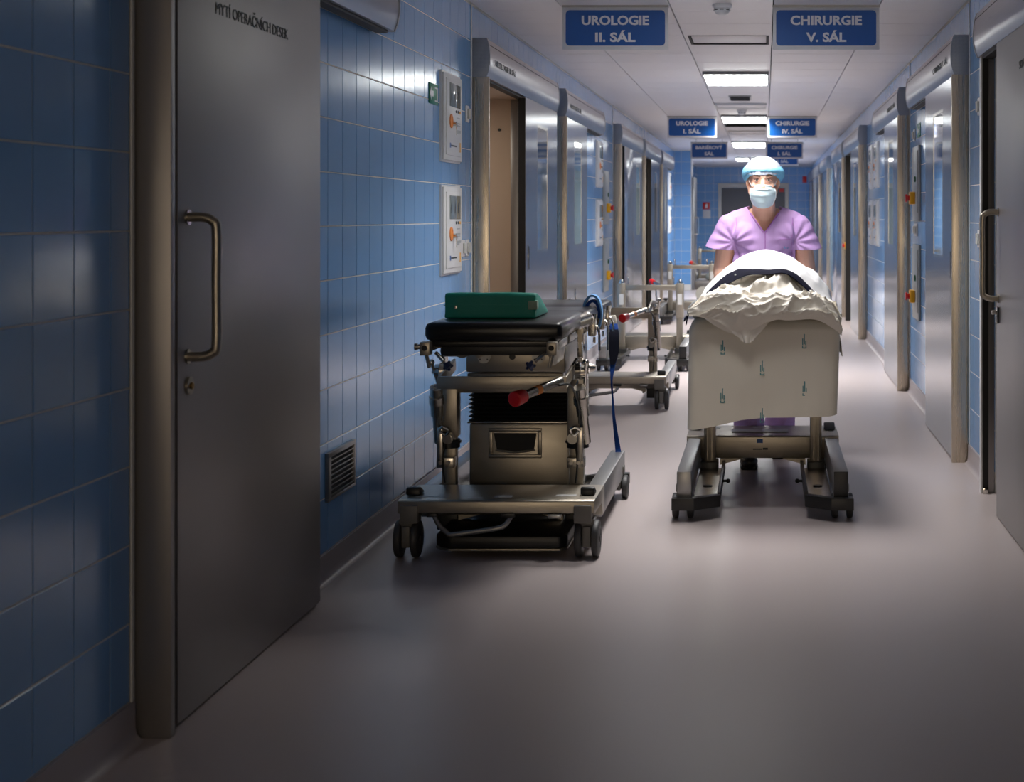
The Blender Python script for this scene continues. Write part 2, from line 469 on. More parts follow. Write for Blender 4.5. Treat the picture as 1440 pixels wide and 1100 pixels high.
def stuff_tiles(parent, s, X, lst):
    mb = MB(); t = 0.006; g = 0.0022; ch = 0.0012
    for (y0, y1, z0, z1) in lst:
        x0 = X + s * 0.006; xt = x0 - s * t; xm = x0 - s * (t - ch)
        a0, a1, b0, b1 = y0 + g, y1 - g, z0 + g, z1 - g
        r = random.uniform(-0.0003, 0.0003); r2 = random.uniform(-0.0003, 0.0003)
        vs = [(x0, a0, b0), (x0, a1, b0), (x0, a1, b1), (x0, a0, b1), (xm, a0, b0), (xm, a1, b0), (xm, a1, b1), (xm, a0, b1),
              (xt + r, a0 + ch, b0 + ch), (xt + r2, a1 - ch, b0 + ch), (xt - r, a1 - ch, b1 - ch), (xt - r2, a0 + ch, b1 - ch)]
        fs = [(8, 9, 10, 11)] + [(i, (i + 1) % 4, 4 + (i + 1) % 4, 4 + i) for i in range(4)] + [(4 + i, 4 + (i + 1) % 4, 8 + (i + 1) % 4, 8 + i) for i in range(4)]
        mb._add(vs, fs)
    o = mb.build('far_tiles', M['tile'], parent, smooth=False); o['kind'] = 'stuff'
    return o
# left wall: phases read off the joints of each stretch
n1, sA = tiles(wall_left, -1, XL, Y0 - 1.0, 3.885, 3.37, lambda y: y > 2.95)
n2, sB = tiles(wall_left, -1, XL, 3.91, YC + 0.0, 5.646, lambda y: y < 8.4)
n3, sC = tiles(wall_left, -1, XL, YC + 0.5, YE, 5.646, lambda y: False)
stuff_tiles(wall_left, -1, XL, sA + sB + sC)
n4, sD = tiles(wall_right, 1, XR, Y0 - 1.0, YE, 8.075, lambda y: 6.7 < y < 16.5)
stuff_tiles(wall_right, 1, XR, sD)

# near end, behind the camera
wn = MB(); wn.box(XL - 0.3, XR + 0.3, -5.2, -5.05, 0, 0.8).box(XL - 0.3, XR + 0.3, -5.2, -5.05, 2.2, CEIL + 0.4).box(XL - 0.3, -1.05, -5.2, -5.05, 0.8, 2.2).box(0.55, XR + 0.3, -5.2, -5.05, 0.8, 2.2)
wall_near = struct('wall_near', wn, M['grout'])
win = MB().box(-1.05, 0.55, -5.14, -5.12, 0.8, 2.2).build('window_1', M['lit_window']); win['kind'] = 'structure'  # unseen glowing pane, added with the warm front fill
wf = MB()
for q in ((-1.05, 0.55, 0.8, 0.86), (-1.05, 0.55, 2.14, 2.2), (-1.05, -0.99, 0.86, 2.14), (0.49, 0.55, 0.86, 2.14), (-0.28, -0.22, 0.86, 2.14)):
    wf.box(q[0], q[1], -5.12, -5.03, q[2], q[3])
wf.build('window_frame', M['alu'], win)  # frame of the added fill window
# end wall, column and ceiling
wall_end = struct('wall_end', MB().box(XL - 0.3, XR + 0.3, YE - 0.004, YE + 0.2, 0, CEIL + 0.1), M['grout'])
def flat_tiles(parent, x0, x1, Y, phase=0.0, skip=None, zr=ZR):
    """tiles on a wall that faces the camera"""
    x = x0; 
    while x < x1 - 0.03:
        xb = min(x + 0.2, x1)
        for (z0, z1) in zr:
            if skip and skip(x, xb, z0, z1): continue
            k = (round(xb - x, 3), round(z1 - z0, 3))
            if k not in TILE_CACHE: TILE_CACHE[k] = tile_mesh(*k)
            o = bpy.data.objects.new('tile', TILE_CACHE[k]); o.location = ((x + xb) / 2, Y, (z0 + z1) / 2)
            o.rotation_euler = (0, 0, -PI / 2); link(o, parent)
        x = xb
flat_tiles(wall_end, XL, XR, YE, skip=lambda a, b, c, d: a > -1.06 and b < 0.53 and d < 2.05)
wall_return = struct('wall_return', MB().box(XL, -1.312, YC + 0.0018, YC + 0.5, 0, CEIL), M['grout'])
flat_tiles(wall_return, XL, XL + 0.12, YC + 0.006)
flat_tiles(wall_return, XL + 0.12, -1.318, YC + 0.006)
struct('trim_1', MB().box(-1.318, -1.306, YC - 0.004, YC + 0.5, 0, CEIL, 0.002), M['trim'])

# ceiling: panels hang below a dark void
ceiling = struct('ceiling', MB().box(XL - 0.3, XR + 0.3, -5.2, YE + 0.2, CEIL + 0.30, CEIL + 0.4), M['ceiling_dark'])
def cpanel_mesh(w, d):
    g = 0.0032; mb = MB(); mb.box(-w / 2 + g, w / 2 - g, -d / 2 + g, d / 2 - g, 0, 0.02, 0.0022, 1)
    # two shallow pressed ribs across the panel
    return mb.mesh('ceiling_panel', M['ceiling'], smooth=False)
CX = [XL, -1.135, -0.527, 0.05, 0.64, XR]
PC = {}
SLOTS = [(9.895, 10.48), (12.235, 13.405), (14.9, 15.3), (17.7, 18.78), (18.95, 20.425), (24.0, 25.5)]
y = 9.895 - 0.585 * 17
while y < YE:
    for i in range(5):
        if i == 2:
            if any(a - 0.05 < y + 0.29 < b + 0.05 for (a, b) in [(9.895, 10.48), (12.235, 13.405), (17.5, 18.67), (18.67, 20.425), (24.0, 25.3), (7.0, 8.14), (5.9, 6.3)]): continue
        w = CX[i + 1] - CX[i]; k = (i,)
        if k not in PC: PC[k] = cpanel_mesh(w, 0.585)
        o = bpy.data.objects.new('ceiling_panel', PC[k]); o.location = ((CX[i] + CX[i + 1]) / 2, y + 0.2925, CEIL)
        o.rotation_euler = (random.uniform(-.0015, .0015), random.uniform(-.0015, .0015), 0)
        link(o, ceiling)
    y += 0.585
# fascia sheet that closes the centre bay beside lamps (one continuous tray per lamp opening)
def tray(y0, y1, ho):
    """closing sheet of the centre bay between y0 and y1 with a rectangular hole ho = (x0,x1,ya,yb)"""
    x0, x1, a, b = ho; mb = MB(); z0, z1 = CEIL, CEIL + 0.02
    if x0 - CX[2] > 0.004: mb.box(CX[2] + 0.002, x0, y0 + 0.002, y1 - 0.002, z0, z1)
    if CX[3] - x1 > 0.004: mb.box(x1, CX[3] - 0.002, y0 + 0.002, y1 - 0.002, z0, z1)
    if a - y0 > 0.004: mb.box(x0, x1, y0 + 0.002, a, z0, z1)
    if y1 - b > 0.004: mb.box(x0, x1, b, y1 - 0.002, z0, z1)
    return mb.build('ceiling_tray', M['ceiling'], ceiling, smooth=False)
yk = lambda k: 9.895 + 0.585 * k
tray(yk(0), yk(1), (-0.50, 0.03, yk(0) + 0.03, yk(1) - 0.03))
tray(yk(-5), yk(-3), (-0.505, 0.035, 7.02, 7.88))
tray(yk(-7), yk(-6), (-0.505, 0.035, 6.0, 6.30))
tray(yk(4), yk(6), (-0.505, 0.035, 12.39, 13.31))
tray(yk(13), yk(15), (-0.51, 0.03, 17.725, 18.66))
tray(yk(15), yk(18), (-0.52, 0.03, 18.95, 20.2))
tray(yk(24), yk(26.4), (-0.52, 0.02, 24.0, 25.3))

# ------------------------------------------------------------------ skirting
def skirting(name, s, X, segs):
    mb = MB()
    for (a, b) in segs:
        prof = [(0.0, 0.0), (0.034, 0.0), (0.022, 0.004), (0.013, 0.014), (0.009, 0.03), (0.008, 0.1), (0.0, 0.1)]
        mb.prism([(X - s * p, z) for (p, z) in prof], 'y', a, b)
    return struct(name, mb, M['skirt'])
skirting('baseboard_left', -1, XL, [(-0.4, 3.9), (5.27, 8.41), (13.2, 16.3), (25.7, YC), (YC + 0.5, YE)])
skirting('baseboard_right', 1, XR, [(-0.4, 5.3), (7.43, 8.26), (9.75, 11.64), (13.1, 16.49), (23.2, 24.88), (28, 28.6)])
struct('baseboard_end', MB().box(XL, XR, YE - 0.01, YE, 0, 0.1), M['skirt'])
k = 1
for (s, X, y) in [(-1, XL, 3.885), (-1, XL, 8.39), (1, XR, 8.235), (1, XR, 11.62), (-1, XL, 16.24), (1, XR, 7.45)]:
    k += 1
    struct('trim_%d' % k, MB().box(min(X, X - s * 0.006), max(X, X - s * 0.006), y, y + 0.018, 0.1, CEIL, 0.002), M['trim'])

# ------------------------------------------------------------------ sliding doors
HP = [(0, DT), (0.078, DT), (0.090, DT + 0.03), (0.0975, DT + 0.07), (0.099, DT + 0.11), (0.096, DT + 0.15), (0.089, DT + 0.19), (0.082, DT + 0.212), (0, DT + 0.212)]
def steel_door(D):
    s = D['s']; X = XL if s < 0 else XR
    r = empty('door_%d' % D['n'], (X, D['h'][0], 0)); r['kind'] = 'structure'
    oy = D['h'][0]; h0, h1 = 0.0, D['h'][1] - oy
    ix = lambda p: -s * p                     # distance from the wall towards the corridor
    def bx(mb, p0, p1, y0, y1, z0, z1, bev=0.0):
        mb.box(min(ix(p0), ix(p1)), max(ix(p0), ix(p1)), y0, y1, z0, z1, bev); return mb
    hd = MB().prism([(ix(p), z) for (p, z) in HP], 'y', h0 + 0.018, h1 - 0.018).build('header_cover', M['header'], r, ang=25)
    gr = bx(MB(), 0.0835, 0.0925, h0 + 0.02, h1 - 0.02, DT + 0.178, DT + 0.181).build('groove', M['rubber'], hd)
    for (a, b) in ((h0, h0 + 0.018), (h1 - 0.018, h1)):
        hp2 = [(ix(p * 1.03), DT + (z - DT) * 1.02 - 0.002) for (p, z) in HP]
        MB().prism(hp2, 'y', a, b, 0.001).build('end_cap', M['endcap'], hd, ang=25)
    if D.get('txt'):
        w = 0.085 * len(D['txt']) * 0.52
        text(D['txt'], w, 0.034, M['symbol'], (ix(0.1035), h0 + 0.16 + w / 2 if s < 0 else h0 + 0.16 + w / 2, DT + 0.075), PI / 2 if s < 0 else -PI / 2, hd)
    # jambs: steel box at the near end, seal behind it
    far = D['n'] == 2
    ya, yb = (h1 - 0.035, h1) if far else (h0, h0 + 0.028)
    bx(MB(), 0.0, 0.095 if not far else 0.066, ya, yb, 0.0, DT, 0.002).build('jamb', M['leaf_grey'] if far or D['n'] == 1 else M['jamb'], r)
    if far:
        bx(MB(), 0.030, 0.064, ya - 0.006, ya, 0.0, DT).build('seal', M['rubber'], r)
        bx(MB(), 0.060, 0.068, ya - 0.012, ya + 0.03, 0.0, DT, 0.001).build('edge_strip', M['trim'], r)
        bx(MB(), 0.035, 0.060, ya - 0.03, ya - 0.006, 0.0, 0.03, 0.002).build('floor_guide', M['chrome'], r)
    else:
        bx(MB(), 0.010, 0.080, yb, yb + 0.022, 0.003, DT).build('seal', M['rubber'], r)
    # a rail under the cover
    bx(MB(), 0.012, 0.06, h0 + 0.05, h1 - 0.05, DT - 0.012, DT + 0.002).build('track', M['rubber'], r)
    for (a, b, win) in D['leaves']:
        a -= oy; b -= oy
        mt = M['leaf_grey'] if D.get('fore') else M['leaf']
        z0, z1 = 0.008, DT - 0.004
        mb = MB()
        if win:
            wa, wb, wz0, wz1 = a + 0.50, a + 1.0, 1.09, 1.955
            if b - a > 1.6: wa, wb = a + 0.6, a + 1.1
            if b - a < 1.3: wa, wb = a + 0.45, a + 0.85
            bx(mb, 0.034, 0.082, a, wa, z0, z1); bx(mb, 0.034, 0.082, wb, b, z0, z1)
            bx(mb, 0.034, 0.082, wa, wb, z0, wz0); bx(mb, 0.034, 0.082, wa, wb, wz1, z1)
            bmesh.ops.remove_doubles(mb.bm, verts=mb.bm.verts[:], dist=0.0005)
        else:
            bx(mb, 0.034, 0.082, a, b, z0, z1, 0.002)
        lf = mb.build('leaf', mt, r)
        if win:
            bx(MB(), 0.045, 0.0805, wa, wb, wz0, wz1).build('window_pane', M['glass'], lf)
            fr = MB()
            for q in ((wa, wa + 0.018, wz0, wz1), (wb - 0.018, wb, wz0, wz1), (wa + 0.018, wb - 0.018, wz0, wz0 + 0.018), (wa + 0.018, wb - 0.018, wz1 - 0.018, wz1)):
                bx(fr, 0.0745, 0.0824, q[0], q[1], q[2], q[3])
            fr.build('window_frame', M['steel'], lf)
            # recessed finger pull
            pa = a + 0.10
            bx(MB(), 0.0815, 0.0835, pa, pa + 0.05, 0.99, 1.14, 0.0008).build('recessed_pull', M['rubber'], lf)
            bx(MB(), 0.082, 0.085, pa - 0.006, pa + 0.003, 0.98, 1.15, 0.0008).build('pull_rim', M['chrome'], lf)
        if not D.get('fore'):
            bx(MB(), 0.036, 0.080, a - 0.006, a, 0.01, DT - 0.01).build('edge_seal', M['rubber'], lf)
    if D.get('open') and D['n'] != 2:
        a, b = D['open'][0] - oy, D['open'][1] - oy
        mb = MB()
        # deep reveal and a slice of the room behind
        dp = 1.3
        bx(mb, -0.30, -dp, b + 0.004, b + 0.05, 0, DT); bx(mb, -0.30, -dp, a - 0.45, a - 0.40, 0, DT)
        bx(mb, -dp, -dp - 0.05, a - 0.45, b + 0.05, 0, DT + 0.05); bx(mb, -0.30, -dp, a - 0.45, b + 0.05, DT, DT + 0.05)
        mb.build('room_lining', M['plaster'], r)
        lin = MB(); bx(lin, 0.002, -0.30, b - 0.006, b, 0, DT); bx(lin, 0.002, -0.30, a, b - 0.006, DT - 0.006, DT)
        lin.build('doorway_lining', M['plaster'], r)
        bx(MB(), 0.004, -0.045, b - 0.014, b - 0.006, 0.0, DT - 0.006, 0.001).build('lining_edge', M['alu'], r)
        MB().cyl((ix(-0.12), b - 0.006, 1.90), (ix(-0.12), b - 0.014, 1.90), 0.010).build('bolt_head', M['symbol'], r)
        bx(MB(), 0.012, 0.08, b - 0.02, b + 0.05, 0.004, DT).build('pocket_seal', M['rubber'], r) if D['n'] != 3 else None
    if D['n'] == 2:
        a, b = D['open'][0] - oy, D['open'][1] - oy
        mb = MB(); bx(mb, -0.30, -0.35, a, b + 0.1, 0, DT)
        mb.build('dark_curtain', M['rubber'], r)  # black sheet that stands in for the darkness inside the opening
    return r
droot = {}
for D in DOORS: droot[D['n']] = steel_door(D)

def d_handle(parent, s, p_face, y, z0, z1, depth, rad=0.013):
    ix = lambda p: -s * p
    q = 0.035; dy = 0.0
    pts = [(ix(p_face - 0.004), y, z1), (ix(p_face + depth - q), y, z1), (ix(p_face + depth - q * 0.3), y, z1 - q * 0.3), (ix(p_face + depth), y, z1 - q),
           (ix(p_face + depth), y, (z0 + z1) / 2),
           (ix(p_face + depth), y, z0 + q), (ix(p_face + depth - q * 0.3), y, z0 + q * 0.3), (ix(p_face + depth - q), y, z0), (ix(p_face - 0.004), y, z0)]
    h = MB().tube(pts, rad, 16, 6).build('handle', M['steel_dull'], parent, ang=60)
    MB().cyl((ix(p_face), y, z1), (ix(p_face + 0.006), y, z1), 0.02).cyl((ix(p_face), y, z0), (ix(p_face + 0.006), y, z0), 0.02).build('handle_rose', M['steel'], parent)
l1 = [c for c in droot[1].children if c.name.startswith('leaf')][0]
d_handle(l1, -1, 0.082, 4.055 - 3.91, 0.965, 1.335, 0.078)
MB().cyl((0.082, 4.06 - 3.91, 0.887), (0.090, 4.06 - 3.91, 0.887), 0.024, n=24).build('lock_rose', M['steel_dull'], l1)
MB().cyl((0.090, 4.06 - 3.91, 0.887), (0.096, 4.06 - 3.91, 0.887), 0.009, n=16).build('lock_cylinder', M['brass'], l1)
text('MYTÍ OPERAČNÍCH DESEK', 0.645, 0.034, M['symbol'], (0.083, 4.587 - 3.91, 1.905), PI / 2, l1, bold=-0.002)
l2 = [c for c in droot[2].children if c.name.startswith('leaf')][0]
yb = 6.70 - 4.75
d_handle(l2, 1, 0.082, yb, 0.975, 1.355, 0.072)
MB().box(-0.094, -0.082, yb - 0.018, yb + 0.018, 0.865, 0.94, 0.006).build('lock_plate', M['steel'], l2)
MB().cyl((-0.094, yb, 0.915), (-0.112, yb, 0.915), 0.011).build('lock_cylinder', M['chrome'], l2)
text('SKLAD', 0.17, 0.034, M['symbol'], (-0.083, 6.155 - 0.085 - 4.75, 1.93), -PI / 2, l2, bold=-0.002)

# end door
r = empty('door_14', (-0.265, YE, 0)); r['kind'] = 'structure'
fr = MB(); fr.box(-0.84, -0.76, -0.06, 0.0, 0, 2.11).box(0.76, 0.84, -0.06, 0.0, 0, 2.11).box(-0.76, 0.76, -0.06, 0, 2.0, 2.11)
fr.build('door_frame', M['alu'], r)
for a in (-1, 1):
    lf = MB().box(min(a * 0.003, a * 0.758), max(a * 0.003, a * 0.758), -0.03, 0, 0.005, 1.995).build('leaf', M['end_door'], r)
    MB().box(a * 0.1 - 0.02, a * 0.1 + 0.02, -0.06, -0.03, 0.95, 1.15, 0.004).build('handle', M['steel'], lf)
MB().box(0.62, 0.73, -0.035, -0.03, 1.90, 1.98).build('warning_label', M['red'], r)
# side door standing open at the corner of the return
r = empty('door_15', (-1.30, YC + 0.05, 0)); r['kind'] = 'structure'
lf = MB().box(0.0, 0.04, 0, 0.95, 0.008, 2.03, 0.002).build('leaf', M['alu'], r)
MB().tube([(0.04, 0.08, 1.30), (0.09, 0.08, 1.30), (0.105, 0.08, 1.28), (0.105, 0.08, 1.02), (0.09, 0.08, 1.0), (0.04, 0.08, 1.0)], 0.014, 10, 3).build('handle', M['steel'], lf)
MB().box(-0.004, 0.0, 0, 0.95, 0.008, 2.03).build('edge_seal', M['rubber'], lf)

# ------------------------------------------------------------------ ceiling lamps, hatches, vents, detectors, signs
LAB = ['small ceiling downlight nearest the camera, out of the top of the picture',
       'lit ceiling lamp above the hump of white cloth, out of the top of the picture',
       'largest lit ceiling lamp, between the two nearest blue signs',
       'lit ceiling lamp between the second pair of blue signs',
       'lit ceiling lamp between the third pair of blue signs',
       'left one of the two farthest small lit ceiling lamps',
       'right one of the two farthest small lit ceiling lamps']
for i, (ly, ll, lx, lw, lp, ls) in enumerate(LAMPS):
    r = empty('ceiling_lamp', (lx, ly, CEIL)); tag(r, LAB[i], 'ceiling lamp', 'lit lamps down the middle of the corridor ceiling')
    w2, l2_ = lw / 2, ll / 2
    MB().box(-w2, w2, -l2_, l2_, -0.028, 0.02, 0.003).build('housing', M['lamp_side'], r)
    MB().box(-w2 + 0.012, w2 - 0.012, -l2_ + 0.02, l2_ - 0.012, -0.040, -0.026, 0.006).build('diffuser', M['lamp_on'] if i > 1 else M['lamp_near'], r)

def hatch(y0, y1, x0, x1, label, down=0.0):
    r = empty('ceiling_hatch', ((x0 + x1) / 2, (y0 + y1) / 2, CEIL)); tag(r, label, 'ceiling hatch', 'square ceiling hatches')
    w, d = (x1 - x0) / 2, (y1 - y0) / 2
    fr = MB()
    for q in ((-w, w, -d, -d + 0.016), (-w, w, d - 0.016, d), (-w, -w + 0.016, -d + 0.016, d - 0.016), (w - 0.016, w, -d + 0.016, d - 0.016)):
        fr.box(q[0], q[1], q[2], q[3], -0.002 - down, 0.05)
    fr.build('frame', M['ceiling_dark'] if not down else M['trim'], r)
    MB().box(-w + 0.018, w - 0.018, -d + 0.018, d - 0.018, 0.007 - down, 0.035, 0.002).build('hatch_panel', M['ceiling'], r)
hatch(yk(0) + 0.03, yk(1) - 0.03, -0.50, 0.03, 'square ceiling hatch with a dark frame, nearest and largest, before the first lit lamp')
hatch(15.88, 16.42, -0.52, 0.025, 'white framed ceiling hatch between the small vent and the far smoke detector', 0.02)
hatch(21.0, 21.6, -0.50, 0.02, 'white framed ceiling hatch beyond the dark ceiling slot', 0.02)
r = empty('ceiling_slot', (-0.245, 19.6, CEIL)); tag(r, 'long dark open slot in the ceiling behind the second lit lamp', 'ceiling opening')
MB().box(-0.275, 0.275, -0.645, 0.6, 0.19, 0.2).build('slot_back', M['ceiling_dark'], r)
fr = MB(); fr.box(-0.275, -0.265, -0.645, 0.6, 0.0, 0.19).box(0.265, 0.275, -0.645, 0.6, 0.0, 0.19).box(-0.265, 0.265, -0.645, -0.63, 0, 0.19).box(-0.265, 0.265, 0.59, 0.6, 0, 0.19)
fr.build('slot_side', M['black'], r)
r = empty('ceiling_vent', (-0.24, 15.1, CEIL)); tag(r, 'small dark slatted vent in the ceiling behind the largest lit lamp', 'air vent')
MB().box(-0.11, 0.11, -0.22, 0.22, -0.012, 0.0, 0.002).build('frame', M['panel_grey'], r)
for j in range(9):
    MB().box(-0.095, 0.095, -0.20 + 0.045 * j, -0.188 + 0.045 * j, -0.024, -0.010).build('slat', M['ceiling_dark'], r)

def detector(x, y, label):
    r = empty('smoke_detector', (x, y, CEIL)); tag(r, label, 'smoke detector', 'round smoke detectors on the ceiling')
    MB().lathe((0, 0, 0), (0, 0, -1), [(0, 0.054), (0.012, 0.056), (0.02, 0.052), (0.022, 0.05)], 28).build('base', M['white_plastic'], r)
    MB().lathe((0, 0, -0.022), (0, 0, -1), [(0, 0.044), (0.014, 0.045), (0.030, 0.036), (0.038, 0.022), (0.040, 0.012)], 28).build('cover', M['white_plastic'], r)
    for k_ in range(8):
        a = 2 * PI * k_ / 8
        MB().box(-0.010, 0.010, -0.003, 0.003, -0.044, -0.040, rot=Matrix.Rotation(a, 3, 'Z')).build('slot', M['symbol'], r, loc=(0.043 * math.cos(a + PI / 2), 0.043 * math.sin(a + PI / 2), 0.008))
    return r
detector(-0.235, 8.45, 'white round smoke detector at the top between the two nearest blue signs')
detector(-0.25, 16.9, 'small white smoke detector just before the second lit ceiling lamp')

def sign(x0, x1, y, ztop, h, lines, label, dark=1.0):
    w = x1 - x0
    r = empty('hanging_sign', ((x0 + x1) / 2, y, ztop)); tag(r, label, 'sign', 'blue hanging signs under the ceiling')
    MB().box(-w / 2, w / 2, -0.004, 0.004, -h, 0, 0.0015).build('board', M['sign_frame'], r)
    MB().box(-w / 2 - 0.002, w / 2 + 0.002, -0.012, 0.012, -0.008, 0.004).build('rail', M['alu'], r)
    if ztop < CEIL - 0.02:
        for q in (-0.2, 0.2):
            MB().cyl((q, 0, 0), (q, 0, CEIL - ztop + 0.004), 0.004, n=8).build('hanger', M['alu'], r)
    # blue field with rounded corners
    bw, b0, b1 = w / 2 - 0.018, -h + 0.022, -0.024
    rad = 0.022; poly = []
    for (cx, cz, a0) in ((bw - rad, b1 - rad, 0), (-bw + rad, b1 - rad, 90), (-bw + rad, b0 + rad, 180), (bw - rad, b0 + rad, 270)):
        for j in range(7):
            a = math.radians(a0 + 15 * j); poly.append((cx + rad * math.cos(a), cz + rad * math.sin(a)))
    MB().prism(poly, 'y', -0.0055, -0.004).build('blue_field', M['sign_blue'], r)
    for (s, wd, z) in lines:
        text(s, wd, 0.0505, M['sign_white'], (0, -0.0062, z), 0, r, bold=0.036)
T = CEIL - 0.004
UR = 'blue and white sign reading UROLOGIE II. SÁL, upper left, nearest'
sign(-1.124, -0.535, 8.5, T, 0.243, [('UROLOGIE', 0.375, -0.104), ('II. SÁL', 0.224, -0.198)], UR)
sign(0.047, 0.640, 8.5, T, 0.243, [('CHIRURGIE', 0.397, -0.104), ('V. SÁL', 0.224, -0.198)], 'blue and white sign reading CHIRURGIE V. SÁL, upper right, nearest')
sign(-1.145, -0.564, 18.0, T, 0.25, [('UROLOGIE', 0.375, -0.104), ('I. SÁL', 0.205, -0.198)], 'blue and white sign reading UROLOGIE I. SÁL, second on the left')
sign(0.038, 0.620, 18.0, T, 0.25, [('CHIRURGIE', 0.397, -0.104), ('IV. SÁL', 0.24, -0.198)], 'blue and white sign reading CHIRURGIE IV. SÁL, second on the right')
sign(-1.125, -0.562, 23.3, T - 0.05, 0.25, [('BARIÉROVÝ', 0.41, -0.104), ('SÁL', 0.14, -0.198)], 'blue and white sign reading BARIÉROVÝ SÁL, farthest on the left')
sign(0.025, 0.588, 23.3, T - 0.05, 0.25, [('CHIRURGIE', 0.397, -0.104), ('I. SÁL', 0.205, -0.198)], 'blue and white sign reading CHIRURGIE I. SÁL, third on the right')
sign(0.03, 0.622, 28.0, T - 0.0, 0.25, [('CHIRURGIE', 0.397, -0.104), ('II. SÁL', 0.224, -0.198)], 'blue and white sign reading II. SÁL, lowest and farthest on the right')

# ------------------------------------------------------------------ things on the walls
def wall_root(name, s, y, z):
    X = XL if s < 0 else XR
    # local frame: +X = along the wall to the viewer's right, -Y = out of the wall
    return empty(name, (X, y, z), PI / 2 if s < 0 else -PI / 2)
def alarm_panel(s, y, z, label, grp):
    """gas alarm panel: white frame, hinged front, display with pictograms, orange ring with a key"""
    r = wall_root('alarm_panel', s, y, z); tag(r, label, 'alarm panel', grp)
    w, h = 0.235, 0.228
    fr = MB(); fr.prism([(-w, -h), (w, -h), (w, h), (-w, h)], 'y', 0.0, -0.010)
    fr.prism([(-w + .01, -h + .01), (w - .01, -h + .01), (w - .01, h - .01), (-w + .01, h - .01)], 'y', -0.010, -0.022, 0.004)
    fr.build('frame', M['white_plastic'], r)
    MB().box(-w + 0.05, w - 0.05, -0.027, -0.020, -h + 0.035, h - 0.035, 0.002).build('front_plate', M['white_plastic'], r)
    d = MB().box(-0.115, 0.145, -0.030, -0.026, 0.055, 0.175, 0.002).build('display', M['display'], r)
    for k_ in range(3):
        x = -0.085 + 0.09 * k_
        MB().prism([(x - 0.012, 0.085), (x + 0.012, 0.085), (x + 0.012, 0.115), (x + 0.004, 0.14), (x - 0.004, 0.14), (x - 0.012, 0.115)], 'y', -0.0305, -0.0300).build('pictogram', M['symbol'], d)
    for k_, m_ in ((0, 'symbol'), (1, 'symbol'), (2, 'yellow')):
        MB().cyl((0.04 + 0.05 * k_, -0.0265, 0.036), (0.04 + 0.05 * k_, -0.030, 0.036), 0.008, n=10).build('indicator', M[m_], r)
    MB().lathe((-0.085, -0.026, -0.02), (0, -1, 0), [(0, 0.036), (0.006, 0.036), (0.008, 0.026), (0.004, 0.02)], 22).build('key_ring_disc', M['orange'], r)
    ky = MB().cyl((-0.03, -0.027, -0.03), (-0.03, -0.042, -0.03), 0.012, n=14).build('lock', M['chrome'], r)
    MB().cyl((-0.03, -0.042, -0.035), (-0.03, -0.046, -0.035), 0.014, n=14).box(-0.034, -0.026, -0.046, -0.042, -0.09, -0.035).build('key', M['chrome'], ky)
    for (x0, x1, z0) in ((0.06, 0.14, 0.005), (0.05, 0.15, -0.022), (0.05, 0.15, -0.034), (0.04, 0.16, -0.060), (0.04, 0.16, -0.067), (0.04, 0.13, -0.074)):
        MB().box(x0, x1, -0.0276, -0.027, z0 - 0.003, z0 + 0.003).build('printed_line', M['panel_grey'], r)
    MB().box(-0.11, -0.085, -0.0276, -0.027, -0.155, -0.13).build('blue_mark', M['sign_blue'], r)
    MB().box(-0.08, 0.06, -0.0276, -0.027, -0.147, -0.139).build('printed_line', M['symbol'], r)
    MB().box(0.135, 0.16, -0.0278, -0.027, -0.17, -0.12).build('side_label', M['yellow'], r)
    return r
G1 = 'white alarm panels with keys on the tiled walls'
alarm_panel(-1, 7.82, 1.838, 'upper white alarm panel with key on the nearest left blue tiles', G1)
alarm_panel(-1, 7.82, 1.266, 'lower white alarm panel with key on the nearest left blue tiles', G1)
alarm_panel(-1, 14.85, 1.838, 'upper white alarm panel on left blue tiles behind the second sliding door', G1)
alarm_panel(-1, 14.85, 1.266, 'lower white alarm panel on left blue tiles behind the second sliding door', G1)
alarm_panel(-1, 25.9, 1.838, 'upper white alarm panel far down the left wall next to the tiled return', G1)
alarm_panel(-1, 25.9, 1.266, 'lower white alarm panel far down the left wall next to the tiled return', G1)
alarm_panel(1, 15.0, 1.838, 'upper right one of the four paired white panels on the right wall', G1)
alarm_panel(1, 15.0, 1.266, 'lower right one of the four paired white panels on the right wall', G1)
alarm_panel(1, 15.72, 1.838, 'upper left one of the four paired white panels on the right wall', G1)
alarm_panel(1, 15.72, 1.266, 'lower left one of the four paired white panels on the right wall', G1)

def service_panel(s, y, z, label):
    """narrow grey panel with a yellow emergency switch and a red knob"""
    r = wall_root('service_panel', s, y, z); tag(r, label, 'switch panel', 'grey service panels with yellow switches')
    MB().box(-0.215, 0.215, -0.018, 0, -0.27, 0.27, 0.004).build('panel_body', M['panel_grey'], r)
    MB().box(-0.195, 0.195, -0.024, -0.018, -0.215, 0.235, 0.002).build('panel_cover', M['panel_grey'], r)
    MB().cyl((0.08, -0.024, 0.03), (0.08, -0.034, 0.03), 0.022, n=14).build('green_button', M['green_lamp'], r)
    sw = MB().box(-0.06, 0.05, -0.06, -0.024, -0.15, -0.09 + 0.03, 0.006).build('switch_box', M['yellow'], r)
    MB().lathe((-0.005, -0.06, -0.105), (0, -1, 0), [(0, 0.02), (0.015, 0.02), (0.018, 0.03), (0.03, 0.028)], 16).build('switch_knob', M['red'], sw)
    return r
service_panel(-1, 15.45, 1.52, 'upper grey panel with yellow switch on the left wall')
service_panel(-1, 15.45, 0.84, 'lower grey panel with yellow switch on the left wall')
service_panel(1, 11.05, 1.57, 'upper grey panel with yellow switch between the two nearest right steel doors')
service_panel(1, 11.05, 0.86, 'lower grey panel with yellow switch between the two nearest right steel doors')
service_panel(1, 20.0, 1.05, 'far grey panel with yellow switch beside the open right doorway')

